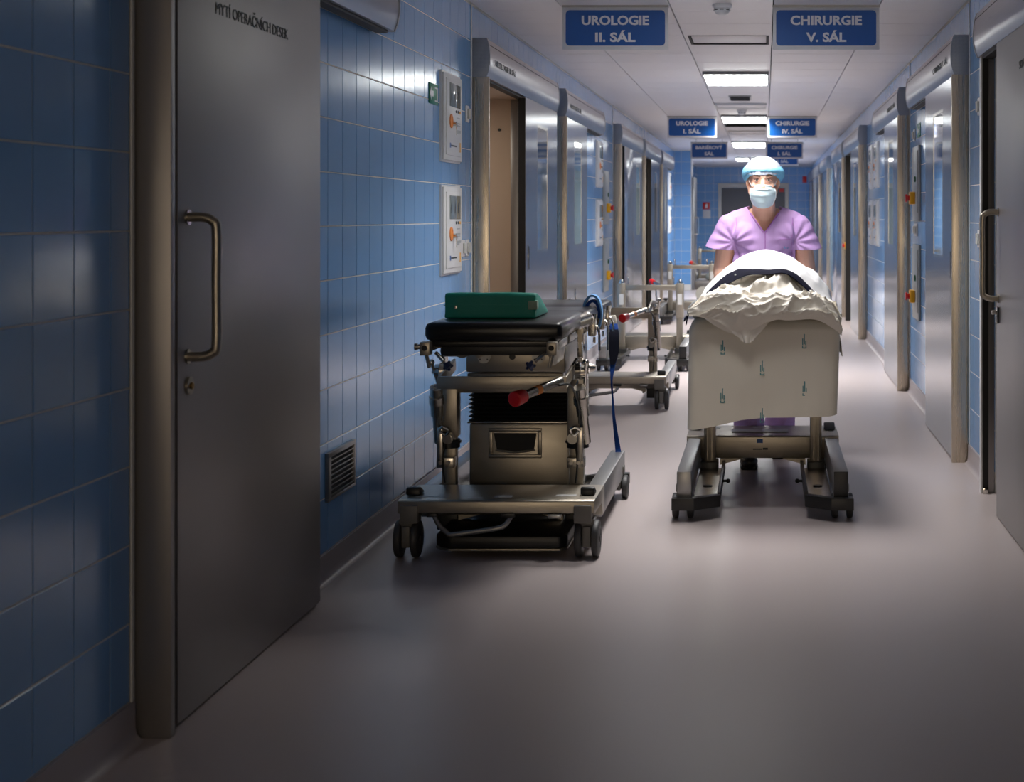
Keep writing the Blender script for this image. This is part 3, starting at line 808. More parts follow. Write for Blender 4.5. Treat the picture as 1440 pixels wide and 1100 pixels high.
def socket(s, y, z, label, w=0.04, h=0.045):
    r = wall_root('wall_switch', s, y, z); tag(r, label, 'switch', 'small white switches and sockets on the tiles')
    MB().box(-w, w, -0.010, 0, -h, h, 0.004).build('plate', M['white_plastic'], r)
    MB().box(-w * 0.62, w * 0.62, -0.022, -0.010, -h * 0.62, h * 0.62, 0.004).build('rocker', M['ivory'], r)
socket(-1, 8.27, 1.89, 'single white switch beside the upper white alarm panel, left wall')
socket(-1, 8.15, 1.165, 'left of two white switches beside the lower alarm panel, left wall')
socket(-1, 8.27, 1.165, 'right of two white switches beside the lower alarm panel, left wall')
socket(1, 7.85, 1.90, 'upper white switch on the tile strip beside the foreground right door')
socket(1, 7.85, 1.22, 'lower white switch on the tile strip beside the foreground right door')
socket(1, 11.2, 1.235, 'left of two white sockets between the right wall service panels')
socket(1, 11.08, 1.235, 'right of two white sockets between the right wall service panels')
socket(1, 11.25, 1.93, 'white switch above the upper service panel on the right wall')

def exit_sign(s, y, z, label):
    r = wall_root('escape_sign', s, y, z); tag(r, label, 'sign')
    MB().box(-0.10, 0.10, -0.004, 0, -0.05, 0.05, 0.001).build('sign_plate', M['green'], r)
    MB().prism([(-0.09, 0.0), (-0.055, 0.034), (-0.055, 0.014), (-0.01, 0.014), (-0.01, -0.014), (-0.055, -0.014), (-0.055, -0.034)], 'y', -0.005, -0.004).build('arrow', M['sign_white'], r)
    MB().prism([(0.02, -0.035), (0.09, -0.035), (0.09, 0.035), (0.02, 0.035), (0.02, 0.028), (0.08, 0.028), (0.08, -0.028), (0.02, -0.028)], 'y', -0.005, -0.004).build('door_symbol', M['sign_white'], r)
exit_sign(-1, 7.44, 1.932, 'small green and white arrow sign left of the upper alarm panel')
exit_sign(1, 10.95, 1.95, 'small green sign high between the two nearest right steel doors')
# low grille in the left wall
r = wall_root('wall_vent', -1, 5.795, 0.374); tag(r, 'square slatted vent grille low on the left tiled wall', 'air vent')
fr = MB(); W, H = 0.185, 0.09
for q in ((-W, W, -H, -H + 0.012), (-W, W, H - 0.018, H), (-W, -W + 0.035, -H + 0.012, H - 0.018), (W - 0.02, W, -H + 0.012, H - 0.018)):
    fr.box(q[0], q[1], -0.014, 0, q[2], q[3], 0.001)
fr.build('grille_frame', M['alu'], r)
MB().box(-W + 0.03, W - 0.015, -0.003, -0.0, -H + 0.01, H - 0.015).build('dark_back', M['rubber'], r)
for j in range(8):
    z = -H + 0.021 + j * 0.0182
    MB().box(-W + 0.035, W - 0.02, -0.013, -0.009, z - 0.0018, z + 0.0018).build('louvre', M['alu'], r)
# fire things on the end wall
r = empty('fire_sign', (-1.39, YE - 0.006, 1.57)); tag(r, 'small red and white fire sign on the far end wall', 'sign')
MB().box(-0.085, 0.085, -0.006, 0, -0.085, 0.085, 0.001).build('red_plate', M['red'], r)
MB().prism([(-0.03, -0.05), (0.03, -0.05), (0.03, 0.03), (0.01, 0.05), (-0.02, 0.03)], 'y', -0.008, -0.006).build('flame_symbol', M['sign_white'], r)
r = empty('notice_sheet', (-1.38, YE - 0.006, 1.37)); tag(r, 'white notice sheet under the red fire sign', 'notice')
MB().box(-0.09, 0.09, -0.006, 0, -0.1, 0.1, 0.001).build('sheet', M['sign_frame'], r)
r = empty('red_notice', (0.96, YE - 0.006, 2.2)); tag(r, 'small red notice high at the right end of the far wall', 'sign')
MB().box(-0.05, 0.05, -0.006, 0, -0.08, 0.08, 0.001).build('red_plate', M['red'], r)

# ------------------------------------------------------------------ operating-table transporters
def caster(parent, x, y, r=0.073, yaw=0.0):
    c = empty('caster', (x, y, 0), yaw, parent)
    c2 = MB()
    c2.box(-0.017, 0.017, -0.05, 0.05, 0.045, 0.128, 0.006).box(-0.03, 0.03, -0.035, 0.035, 0.118, 0.155, 0.004)
    c2.build('fork', M['hub'], c)
    for s in (-1, 1):
        MB().lathe((s * 0.019, 0, r), (s, 0, 0), [(0, r * 0.86), (0.003, r * 0.98), (0.008, r), (0.020, r), (0.026, r * 0.95), (0.029, r * 0.8), (0.030, r * 0.55), (0.027, r * 0.5), (0.027, r * 0.2), (0.031, r * 0.16)], 36).build('wheel', M['wheel'], c, ang=40)
    MB().cyl((-0.045, 0, r), (0.045, 0, r), 0.008, n=12).build('axle', M['steel'], c)
    return c

def transporter(name, loc, rz, label, group, upper='arm', feet=True):
    t = empty(name, loc, rz); tag(t, label, 'trolley', group)
    B = lambda nm, mb, m, p=t, **k: mb.build(nm, M[m], p, **k)
    # crossbeam: flat tray with a tall panel on the open side
    mb = MB()
    mb.prism([(0.0, 0.115), (0.0, 0.222), (0.006, 0.229), (0.352, 0.232), (0.362, 0.226), (0.364, 0.180), (0.352, 0.176), (0.10, 0.176), (0.06, 0.115)], 'x', -0.384, 0.384, 0.004)
    B('crossbeam', mb, 'steel_dull')
    for s in (-1, 1):
        mb = MB()
        mb.box(min(s * 0.311, s * 0.377), max(s * 0.311, s * 0.377), -1.0, 0.02, 0.098, 0.217, 0.006)
        B('side_beam', mb, 'alu')
        B('beam_end_cap', MB().box(min(s * 0.313, s * 0.375), max(s * 0.313, s * 0.375), -1.006, -1.0, 0.10, 0.215, 0.002), 'black' if s > 0 else 'alu')
        mb = MB().box(min(s * 0.303, s * 0.372), max(s * 0.303, s * 0.372), 0.30, 0.374, 0.142, 0.212, 0.005)
        B('corner_block', mb, 'hub')
        caster(t, s * 0.352, 0.315)
        if feet:
            caster(t, s * 0.352, -0.93, 0.055)
            # black bumper foot and inner rail
            p = [(0.398, -1.045), (0.30, -1.045), (0.187, -0.955), (0.187, -0.905), (0.31, -1.00), (0.398, -0.985)]
            mb = MB().prism([(s * a, b) for (a, b) in p], 'z', 0.052, 0.105, 0.003)
            mb.box(min(s * 0.187, s * 0.202), max(s * 0.187, s * 0.202), -0.93, -0.05, 0.070, 0.112, 0.002)
            B('bumper_foot', mb, 'black')
            mb = MB().prism([(s * a, b) for (a, b) in [(0.204, -0.92), (0.309, -0.995), (0.309, -0.12), (0.204, -0.12)]], 'z', 0.078, 0.084)
            B('foot_plate', mb, 'steel')
            mb = MB().cyl((s * 0.165, -0.5, 0.088), (s * 0.187, -0.5, 0.088), 0.006, n=10).ball((s * 0.163, -0.5, 0.088), 0.011, 2)
            B('release_knob', mb, 'black')
            B('foot_bolt', MB().cyl((s * 0.255, -0.62, 0.084), (s * 0.255, -0.62, 0.088), 0.022), 'black')
        # column base, column and sleeve
        B('column_base', MB().box(min(s * 0.222, s * 0.308), max(s * 0.222, s * 0.308), -0.125, -0.002, 0.04, 0.116, 0.004), 'black')
        mb = MB(); xa = s * 0.265
        mb.box(xa - 0.029, xa + 0.029, -0.085, -0.03, 0.112, 0.62, 0.003)
        for q in (-0.011, 0.011):
            mb.box(xa + q - 0.002, xa + q + 0.002, -0.088, -0.085, 0.12, 0.60)
        B('column', mb, 'steel_dull')
        B('gusset', MB().prism([(s * 0.10, 0.116), (s * 0.215, 0.116), (s * 0.215, 0.085)], 'y', -0.02, 0.02), 'steel_dull')
        # wedge pedal on top of the tray
        mb = MB().prism([(0.17, 0.233), (0.27, 0.233), (0.265, 0.262), (0.245, 0.264)], 'x', s * 0.345 - 0.028, s * 0.345 + 0.028, 0.006)
        B('lock_pedal', mb, 'black')
    # labels on the tray
    for (a, b, c, d) in ((-0.30, -0.22, 0.24, 0.285), (-0.05, 0.02, 0.26, 0.31), (0.24, 0.33, 0.27, 0.30), (0.06, 0.12, 0.30, 0.33)):
        B('sticker', MB().box(a, b, c, d, 0.2315, 0.2322), 'sticker')
    if upper != 'bare':
        # foot brake: bent flat bar under the tray
        pts = [(0.245, 0.345, 0.172), (0.222, 0.36, 0.135), (0.185, 0.375, 0.105), (0.16, 0.38, 0.102), (0.0, 0.38, 0.124), (-0.035, 0.375, 0.135), (-0.052, 0.36, 0.158), (-0.055, 0.345, 0.175)]
        B('brake_bar', MB().tube(pts, 0.0105, 10, 5), 'alu', ang=60)
        B('brake_hinge', MB().box(-0.075, -0.02, 0.33, 0.372, 0.165, 0.182, 0.003), 'black')
        B('brake_hinge', MB().box(0.23, 0.27, 0.33, 0.365, 0.165, 0.18, 0.003), 'black')
        B('release_lever', MB().box(-0.255, -0.205, 0.34, 0.395, 0.166, 0.178, 0.003), 'alu')
    if upper == 'arm':
        for s in (-1, 1):
            xa = s * 0.268
            B('sleeve', MB().box(xa - 0.040, xa + 0.040, -0.095, -0.02, 0.42, 0.66, 0.004), 'steel_dull')
            B('gas_spring', MB().cyl((s * 0.305, -0.03, 0.40), (s * 0.300, 0.03, 0.52), 0.020).cyl((s * 0.300, 0.03, 0.52), (s * 0.292, 0.09, 0.64), 0.026).cyl((s * 0.296, 0.06, 0.57), (s * 0.295, 0.07, 0.60), 0.031), 'steel')
            B('collar', MB().cyl((xa, -0.05, 0.375), (xa, -0.05, 0.41), 0.046).cyl((xa, -0.05, 0.395), (xa, -0.05, 0.402), 0.052), 'black')
            B('clamp', MB().box(xa - 0.036, xa + 0.036, -0.03, 0.03, 0.30, 0.345, 0.004).box(xa + s * 0.02 - 0.012, xa + s * 0.02 + 0.012, 0.0, 0.04, 0.33, 0.47, 0.003).cyl((xa - 0.014, 0.03, 0.325), (xa - 0.014, 0.045, 0.325), 0.008).cyl((xa + 0.016, 0.03, 0.325), (xa + 0.016, 0.045, 0.325), 0.008), 'steel')
            B('pressure_dial', MB().cyl((xa - s * 0.012, 0.0, 0.422), (xa - s * 0.012, 0.035, 0.422), 0.022, n=20).cyl((xa - s * 0.012, 0.035, 0.422), (xa - s * 0.012, 0.04, 0.422), 0.017), 'chrome')
            B('pivot_disc', MB().lathe((s * 0.268, 0.02, 0.70), (s, 0, 0), [(0, 0.034), (0.02, 0.036), (0.024, 0.03), (0.04, 0.028), (0.045, 0.012), (0.055, 0.012)], 24), 'chrome')
            B('arm', MB().bar((s * 0.255, -0.10, 0.715), (s * 0.252, 0.22, 0.672), 0.012, 0.05, 0.003), 'steel_dull')
            B('link_rod', MB().cyl((s * 0.30, -0.02, 0.62), (s * 0.315, 0.07, 0.74), 0.007).ball((s * 0.30, -0.02, 0.62), 0.013, 2).ball((s * 0.315, 0.07, 0.74), 0.014, 2), 'chrome')
            B('toggle', MB().tube([(s * 0.29, 0.05, 0.46), (s * 0.27, 0.065, 0.475), (s * 0.25, 0.055, 0.46), (s * 0.262, 0.045, 0.44), (s * 0.285, 0.05, 0.455)], 0.006, 10, 5), 'chrome')
            B('cable', MB().tube([(xa, 0.03, 0.40), (xa + s * 0.008, 0.035, 0.32), (xa, 0.03, 0.24)], 0.0035, 8, 6), 'black')
            B('upper_bracket', MB().bar((s * 0.288, -0.10, 0.72), (s * 0.288, 0.0, 0.80), 0.008, 0.05, 0.002).box(s * 0.288 - 0.02, s * 0.288 + 0.02, -0.08, -0.03, 0.65, 0.72, 0.003), 'steel')
        B('front_bar', MB().box(-0.258, 0.258, 0.205, 0.228, 0.648, 0.698, 0.003), 'steel_dull')
        B('rear_bar', MB().box(-0.258, 0.258, -0.08, -0.06, 0.60, 0.65, 0.003), 'steel_dull')
        p0 = Vector((-0.235, 0.24, 0.683)); p1 = Vector((-0.118, 0.47, 0.648)); d = (p1 - p0).normalized()
        g = B('release_handle', MB().cyl(p0, p1, 0.0165, 0.018, 20), 'steel')
        B('red_grip', MB().lathe(p1 - d * 0.012, d, [(0, 0.024), (0.006, 0.027), (0.045, 0.030), (0.06, 0.030), (0.064, 0.026), (0.066, 0.010)], 20), 'red', g)
        B('grip_band', MB().cyl(lerp(p0, p1, 0.55), lerp(p0, p1, 0.66), 0.0185), 'orange', g)
        B('cable_loop', MB().tube([tuple(p0 + Vector((-0.0, 0.05, -0.012))), (-0.27, 0.20, 0.66), (-0.29, 0.12, 0.58), (-0.288, 0.06, 0.49)], 0.005, 8, 6), 'black')
    if upper == 'frame':
        for s in (-1, 1):
            xa = s * 0.268
            B('sleeve', MB().box(xa - 0.036, xa + 0.036, -0.09, -0.025, 0.40, 0.715, 0.004), 'steel_dull')
            B('post_cap', MB().cyl((xa, -0.055, 0.715), (xa, -0.055, 0.735), 0.026).ball((xa, -0.055, 0.735), 0.02, 2), 'chrome')
            B('post_label', MB().box(xa - 0.02, xa + 0.02, -0.092, -0.09, 0.52, 0.62), 'sticker')
            B('hook', MB().cyl((xa - s * 0.06, -0.055, 0.70), (xa - s * 0.06, -0.055, 0.76), 0.006).ball((xa - s * 0.06, -0.055, 0.765), 0.010, 2), 'steel')
        B('cross_bar', MB().box(-0.235, 0.235, -0.075, -0.035, 0.652, 0.70, 0.003), 'steel_dull')
        p0 = Vector((0.10, -0.04, 0.69)); p1 = Vector((0.01, 0.10, 0.72)); d = (p1 - p0).normalized()
        g = B('release_handle', MB().cyl(p0, p1, 0.014), 'steel')
        B('red_grip', MB().lathe(p1 - d * 0.01, d, [(0, 0.022), (0.05, 0.026), (0.056, 0.01)], 18), 'red', g)
    return t
GT = 'steel operating-table transporters in the corridor'
tr1 = transporter('transporter', (-1.045, 6.305, 0), PI, 'dark steel transporter trolley under the black table, nearest on the left', GT, 'arm')
tr2 = transporter('transporter', (-0.008, 7.70, 0), 0, 'steel transporter trolley under the cloth-covered table, pushed by the man', GT, 'plain')
tr3 = transporter('transporter', (-1.06, 10.86, 0), PI, 'empty steel transporter trolley with red grip, behind the black table', GT, 'arm')
tr4 = transporter('transporter', (-1.045, 14.1, 0), 0, 'empty steel transporter trolley with black feet, second behind the black table', GT, 'frame')
tr5 = transporter('transporter', (-0.945, 19.7, 0), 0, 'far steel transporter trolley with grey pads stacked behind it', GT, 'frame')
tr6 = transporter('transporter', (-0.95, 28.7, 0), 0, 'farthest transporter trolley, partly hidden behind the man', GT, 'frame')
# extra marks on the nearer crossbeam of the pushed trolley
MB().box(-0.03, 0.0, -0.0012, 0.0, 0.192, 0.212).build('blue_label', M['sign_blue'], tr2)
MB().box(-0.05, -0.005, -0.001, 0.0, 0.158, 0.164).box(0.0, 0.025, -0.001, 0.0, 0.158, 0.168).build('scuffed_label', M['symbol'], tr2)['kind'] = 'stuff'
MB().box(-0.16, 0.13, 0.10, 0.20, 0.2315, 0.236, 0.001).build('paper_sheet', M['sticker'], tr2)
# grey pads behind trolley 5
r = empty('pad_stack', (-0.50, 20.9, 0)); tag(r, 'dark grey padded table parts on a low stand, far left behind the trolleys', 'pads')
MB().box(-0.45, 0.25, -0.25, 0.5, 0.33, 0.46, 0.04).build('lower_pad', M['leaf_grey'], r)
MB().box(-0.30, 0.28, -0.15, 0.55, 0.46, 0.56, 0.04).build('upper_pad', M['display'], r)
MB().box(-0.42, 0.22, -0.2, 0.45, 0.10, 0.33, 0.01).build('stand', M['black'], r)
for q in (-0.36, 0.16):
    MB().cyl((q, -0.22, 0.07), (q + 0.05, -0.22, 0.07), 0.07).build('wheel', M['wheel'], r)
    MB().cyl((q, 0.42, 0.07), (q + 0.05, 0.42, 0.07), 0.07).build('wheel', M['wheel'], r)
MB().cyl((-0.33, -0.26, 0.28), (-0.33, -0.2, 0.28), 0.10, n=28).build('round_plate', M['ivory'], r)

# ------------------------------------------------------------------ black operating table on the nearest trolley
t = empty('operating_table', (-1.035, 6.30, 0)); tag(t, 'black padded operating table with steel side rails, carrying the green wedge', 'operating table')
TB = lambda nm, mb, m, p=None, **k: mb.build(nm, M[m], p or t, **k)
def W(x, y): return x + 1.035, y - 6.30
# floor plate of the column
p = [(-0.235, -0.30), (-0.20, -0.33), (0.235, -0.33), (0.262, -0.29), (0.262, 0.50), (0.235, 0.54), (-0.235, 0.54), (-0.262, 0.50), (-0.262, -0.27)]
TB('base_plate', MB().prism(p, 'z', 0.035, 0.085, 0.010), 'black')
TB('base_plate_edge', MB().prism([(a * 1.005, b * 1.005) for (a, b) in p], 'z', 0.026, 0.036, 0.003), 'steel_dull')
x0, x1 = -0.213, 0.212
TB('column_housing', MB().box(x0, x1, 0.15, 0.52, 0.085, 0.462, 0.012), 'steel_dull')
TB('housing_rim', MB().box(x0 - 0.006, x1 + 0.006, 0.143, 0.53, 0.462, 0.470, 0.002), 'steel')
fr = MB()
for q in ((-0.13, 0.095, 0.427, 0.442), (-0.13, 0.095, 0.315, 0.33), (-0.13, -0.112, 0.33, 0.427), (0.077, 0.095, 0.33, 0.427)):
    fr.box(q[0], q[1], 0.142, 0.152, q[2], q[3], 0.003)
TB('handle_frame', fr, 'steel_dull')
TB('handle_recess', MB().prism([(-0.108, 0.42), (0.073, 0.42), (0.062, 0.352), (-0.018, 0.343), (-0.095, 0.352)], 'y', 0.146, 0.151), 'rubber')
TB('handle_lip', MB().tube([(-0.10, 0.143, 0.349), (-0.02, 0.140, 0.340), (0.066, 0.143, 0.349)], 0.004, 8, 6), 'steel_dull')
mb = MB(); n = 8; z0, z1 = 0.472, 0.612
prof = []
for k_ in range(n):
    a = z0 + (z1 - z0) * k_ / n; b = z0 + (z1 - z0) * (k_ + 1) / n
    mb.prism([(x0 - 0.002, 0.148), (x1 + 0.002, 0.148), (x1 + 0.002, 0.50), (x0 - 0.002, 0.50)], 'z', a + 0.001, a + 0.003)
    # pleat: two tapered rings
    for (u, v, gu, gv) in ((a, (a + b) / 2, 0.0, 0.020), ((a + b) / 2, b, 0.020, 0.0)):
        ru = [(x0 + gu, 0.15 + gu), (x1 - gu, 0.15 + gu), (x1 - gu, 0.50 - gu), (x0 + gu, 0.50 - gu)]
        rv = [(x0 + gv, 0.15 + gv), (x1 - gv, 0.15 + gv), (x1 - gv, 0.50 - gv), (x0 + gv, 0.50 - gv)]
        vs = [(p_[0], p_[1], u) for p_ in ru] + [(p_[0], p_[1], v) for p_ in rv]
        mb._add(vs, [(i, (i + 1) % 4, 4 + (i + 1) % 4, 4 + i) for i in range(4)])
TB('bellows', mb, 'bellows', smooth=False)
TB('lower_crossbar', MB().box(-0.205, 0.195, 0.07, 0.12, 0.640, 0.682, 0.004), 'steel_dull')
hb = TB('table_head', MB().box(-0.20, 0.21, 0.02, 0.44, 0.690, 0.805, 0.006), 'steel_dull')
TB('head_neck', MB().box(-0.17, 0.18, 0.10, 0.42, 0.60, 0.695, 0.004), 'black')
for (x, m_) in ((-0.125, 'alu'), (0.10, 'alu')):
    d = TB('round_cover', MB().cyl((x, 0.02, 0.755), (x, 0.010, 0.755), 0.027, n=28), m_, hb)
TB('centre_bolt', MB().cyl((-0.008, 0.02, 0.755), (-0.008, 0.014, 0.755), 0.013, n=16), 'black', hb)
for (x, z) in ((-0.125, 0.770), (-0.14, 0.745), (-0.11, 0.745), (0.10, 0.77), (0.085, 0.745), (0.115, 0.745)):
    TB('screw', MB().cyl((x, 0.010, z), (x, 0.007, z), 0.0035, n=8), 'symbol', hb)
# seat frame and pads
TB('seat_frame', MB().box(-0.195, 0.228, -0.50, 1.25, 0.808, 0.850, 0.004), 'black')
for (a, b, z0, z1, tap) in ((-0.585, 0.115, 0.868, 0.938, 1), (0.125, 0.66, 0.866, 0.925, 0), (0.67, 1.30, 0.866, 0.922, 0)):
    mb = MB().prism([(a, z0), (b, z0), (b, z1), (a, z1)], 'x', -0.240, 0.278, 0.022)
    TB('pad', mb, 'leather', ang=60)
    TB('pad_board', MB().box(-0.225, 0.238, a + 0.03, b - 0.02, 0.852, 0.868, 0.002), 'black')
TB('front_pad_cover', MB().prism([(-0.20, 0.845), (0.235, 0.845), (0.262, 0.862), (0.25, 0.868), (-0.22, 0.868), (-0.228, 0.860)], 'y', -0.56, -0.5, 0.003), 'leather')
for s, xr in ((-1, -0.218), (1, 0.250)):
    for (a, b) in ((-0.64, 0.10), (0.14, 0.64), (0.69, 1.28)):
        TB('side_rail', MB().box(xr - 0.005, xr + 0.005, a, b, 0.830, 0.862, 0.002), 'steel')
    for y in (-0.5, -0.1, 0.3, 0.75, 1.15):
        TB('rail_spacer', MB().box(min(xr, xr - s * 0.04), max(xr, xr - s * 0.04), y, y + 0.03, 0.836, 0.856, 0.002), 'steel_dull')
    # square end bracket with its black hole
    e = TB('end_bracket', MB().box(xr - 0.020, xr + 0.017, -0.665, -0.615, 0.822, 0.872, 0.003), 'steel_dull')
    TB('bracket_hole', MB().cyl((xr - 0.002, -0.667, 0.850), (xr - 0.002, -0.663, 0.850), 0.0105, n=18), 'rubber', e)
    TB('clamp_lever', MB().bar((xr - s * 0.0, -0.64, 0.822), (xr - s * 0.012, -0.645, 0.775), 0.010, 0.012, 0.002), 'steel_dull', e)
    TB('clamp_screw', MB().bar((xr - s * 0.03, -0.62, 0.83), (xr - s * 0.065, -0.64, 0.798), 0.012, 0.012, 0.002), 'steel', e)
    kn = MB(); c = Vector((xr - s * 0.074, -0.645, 0.79))
    kn.cyl(c, c + Vector((-s * 0.014, -0.006, -0.014)), 0.014, n=6)
    for j in range(5):
        a = 2 * PI * j / 5; kn.ball(c + Vector((0.015 * math.cos(a) - s * 0.007, -0.003, 0.015 * math.sin(a) - 0.007)), 0.0065, 1)
    TB('star_knob', kn, 'blue_knob', e)
TB('rail_knob', MB().cyl((-0.235, -0.64, 0.853), (-0.252, -0.64, 0.853), 0.010, n=14).cyl((-0.252, -0.64, 0.853), (-0.262, -0.64, 0.853), 0.013, n=14), 'steel')
TB('motor_block', MB().box(-0.21, -0.10, -0.42, -0.10, 0.795, 0.848, 0.012).cyl((-0.13, -0.42, 0.82), (-0.13, -0.15, 0.82), 0.03), 'hub')
TB('hinge_plate', MB().prism([(-0.10, 0.85), (-0.075, 0.85), (-0.05, 0.80), (-0.07, 0.785), (-0.09, 0.80)], 'y', -0.40, -0.385, 0.001), 'steel_dull')
TB('side_plate', MB().prism([(-0.60, 0.826), (-0.25, 0.826), (-0.30, 0.775), (-0.56, 0.775)], 'x', 0.228, 0.246, 0.003), 'steel_dull')
TB('knuckle', MB().cyl((0.225, -0.10, 0.89), (0.285, 0.10, 0.905), 0.026, 0.030, 20).ball((0.287, 0.105, 0.905), 0.032, 3).ball((0.245, -0.22, 0.885), 0.021, 3).cyl((0.245, -0.22, 0.885), (0.245, -0.22, 0.83), 0.016), 'steel')
# spanner-shaped lever and rail clamps with hanging levers
def rail_clamp(x, y, z=0.846, L=0.10):
    c = TB('rail_clamp', MB().box(x - 0.014, x + 0.020, y - 0.028, y + 0.028, z - 0.034, z + 0.040, 0.003), 'steel')
    TB('clamp_stem', MB().cyl((x + 0.012, y, z + 0.03), (x + 0.012, y, z + 0.06), 0.011, n=14).cyl((x + 0.012, y - 0.01, z - 0.04), (x + 0.012, y - 0.01, z - 0.065), 0.006, n=10), 'chrome', c)
    TB('clamp_handle', MB().tube([(x + 0.022, y - 0.01, z), (x + 0.034, y - 0.02, z - 0.015), (x + 0.036, y - 0.02, z - L)], 0.0055, 10, 5).ball((x + 0.022, y - 0.01, z), 0.012, 2), 'chrome', c)
rail_clamp(0.275, 0.42); rail_clamp(0.275, 0.78, L=0.13); rail_clamp(0.28, 0.97, z=0.85, L=0.06)
sp = MB()
sp.prism([(0.262, 0.868), (0.268, 0.885), (0.276, 0.872), (0.284, 0.872), (0.291, 0.887), (0.297, 0.868), (0.288, 0.852), (0.285, 0.79), (0.289, 0.76), (0.272, 0.76), (0.275, 0.79), (0.272, 0.852)], 'y', -0.055, -0.045, 0.0015)
TB('forked_lever', sp, 'steel_dull')
TB('diagonal_link', MB().bar((0.215, -0.05, 0.66), (0.262, 0.0, 0.75), 0.014, 0.01, 0.002).bar((0.25, 0.02, 0.62), (0.285, 0.05, 0.72), 0.012, 0.01, 0.002), 'chrome')
TB('rail_knuckle', MB().lathe((0.262, 0.16, 0.695), (1, 0, 0), [(0, 0.026), (0.03, 0.028), (0.033, 0.02), (0.05, 0.016), (0.06, 0.010)], 24), 'steel')

# green wedge cushion
r = empty('wedge_cushion', (-1.068, 5.93, 0.940)); tag(r, 'green fabric-covered foam wedge lying on the black table', 'cushion')
mb = MB().prism([(0.0, 0.0), (0.0, 0.093), (0.014, 0.100), (0.05, 0.098), (0.33, 0.016), (0.34, 0.0)], 'x', -0.176, 0.180, 0.007)
bmesh.ops.subdivide_edges(mb.bm, edges=[e for e in mb.bm.edges if e.calc_length() > 0.05], cuts=6, use_grid_fill=True)
bmesh.ops.triangulate(mb.bm, faces=[f for f in mb.bm.faces if len(f.verts) > 4])
for v in mb.bm.verts:
    q = v.co * 9
    v.co += Vector((noise.noise(q), noise.noise(q + Vector((5, 0, 0))), noise.noise(q + Vector((0, 7, 0))))) * 0.004 * (1 if v.co.z > 0.01 else 0)
mb.build('foam_body', M['cushion'], r, ang=50)
MB().box(-0.178, 0.182, -0.003, 0.004, 0.050, 0.0525).build('seam', M['cushion'], r)
MB().box(0.150, 0.186, -0.006, 0.03, 0.034, 0.068, 0.003).build('fastener_patch', M['velcro'], r)
MB().box(-0.135, -0.125, -0.007, 0.0, 0.036, 0.050, 0.001).build('zip_pull', M['steel'], r)

# ------------------------------------------------------------------ straps
def ribbon(mb, pts, widths, thick=0.004, k=6, wdir=Vector((0, 1, 0))):
    P = catmull([Vector(p) for p in pts], k); n = len(P)
    rows = []
    for i, p in enumerate(P):
        w = interp([j / (len(widths) - 1) for j in range(len(widths))], widths, i / (n - 1))
        wd = wdir[min(len(wdir) - 1, int(i / (n - 1) * (len(wdir) - 1) + .5))] if isinstance(wdir, list) else wdir
        t_ = (P[min(i + 1, n - 1)] - P[max(i - 1, 0)]).normalized()
        nn = t_.cross(wd).normalized()
        rows.append([p - wd * w / 2 - nn * thick / 2, p + wd * w / 2 - nn * thick / 2, p + wd * w / 2 + nn * thick / 2, p - wd * w / 2 + nn * thick / 2])
    vs = [q for row in rows for q in row]; fs = []
    for i in range(n - 1):
        for a in range(4):
            fs.append((i * 4 + a, i * 4 + (a + 1) % 4, (i + 1) * 4 + (a + 1) % 4, (i + 1) * 4 + a))
    fs.append((3, 2, 1, 0)); fs.append(tuple((n - 1) * 4 + a for a in range(4)))
    mb._add(vs, fs); return mb
def PX(px, py, y): return ((px - 1075) * y / 2147, y, 1.34 - (py - 303) * y / 2147)
r = empty('arm_strap', PX(834, 462, 7.0)); tag(r, 'light blue quilted arm strap looped above the table rail', 'strap')
org = Vector(PX(834, 462, 7.0))
L = [Vector(PX(a, b, 7.0)) - org for (a, b) in ((827, 449), (822.5, 440), (822.5, 428), (827, 419), (834, 415.5), (841, 420), (845, 432), (845.5, 446), (843, 458), (839.5, 466))]
ribbon(MB(), [v + Vector((0, 0.0, 0)) for v in L], [0.05, 0.06, 0.065, 0.065, 0.05, 0.03], 0.010).build('quilted_band', M['strap_light'], r, ang=60)
L2 = [v * 0.80 + Vector((0.001, -0.004, 0.006)) for v in L[:8]]
ribbon(MB(), L2, [0.05, 0.06, 0.06, 0.05], 0.012).build('inner_lining', M['strap_blue'], r, ang=60)
MB().cyl(Vector(PX(831, 449, 7.0)) - org, Vector(PX(835, 457, 7.0)) - org, 0.018).build('buckle', M['brass'], r)
MB().box(-0.012, 0.012, -0.02, 0.02, -0.035, 0.0, 0.003).build('holder', M['steel'], r)
r = empty('safety_strap', PX(862, 455, 7.35)); tag(r, 'long navy safety strap hanging from the table rail to the trolley', 'strap')
org = Vector(PX(862, 455, 7.35)); yv = 7.35
S = [Vector(PX(a, b, y)) - org for (a, b, y) in ((863, 452, 7.38), (863.5, 470, 7.33), (863.5, 495, 7.30), (861.5, 515, 7.28), (860, 535, 7.26), (861.5, 560, 7.26), (863, 585, 7.25), (866, 610, 7.25), (869, 632, 7.25), (870, 648, 7.22), (867, 664, 7.2))]
XW = Vector((1, 0.1, 0)).normalized()
ribbon(MB(), S, [0.032, 0.046, 0.046, 0.024, 0.010, 0.009, 0.014, 0.020, 0.026, 0.032, 0.022], 0.004, wdir=XW).build('webbing', M['strap_blue'], r, ang=60)
ribbon(MB(), [S[0] + Vector((0, -0.004, -0.012)), S[1] + Vector((0, -0.004, 0)), S[2] + Vector((0, -0.004, 0)), S[3] + Vector((0, -0.004, 0.008))], [0.034, 0.048, 0.048, 0.020], 0.003, wdir=XW).build('dark_sleeve', M['strap_navy'], r, ang=60)
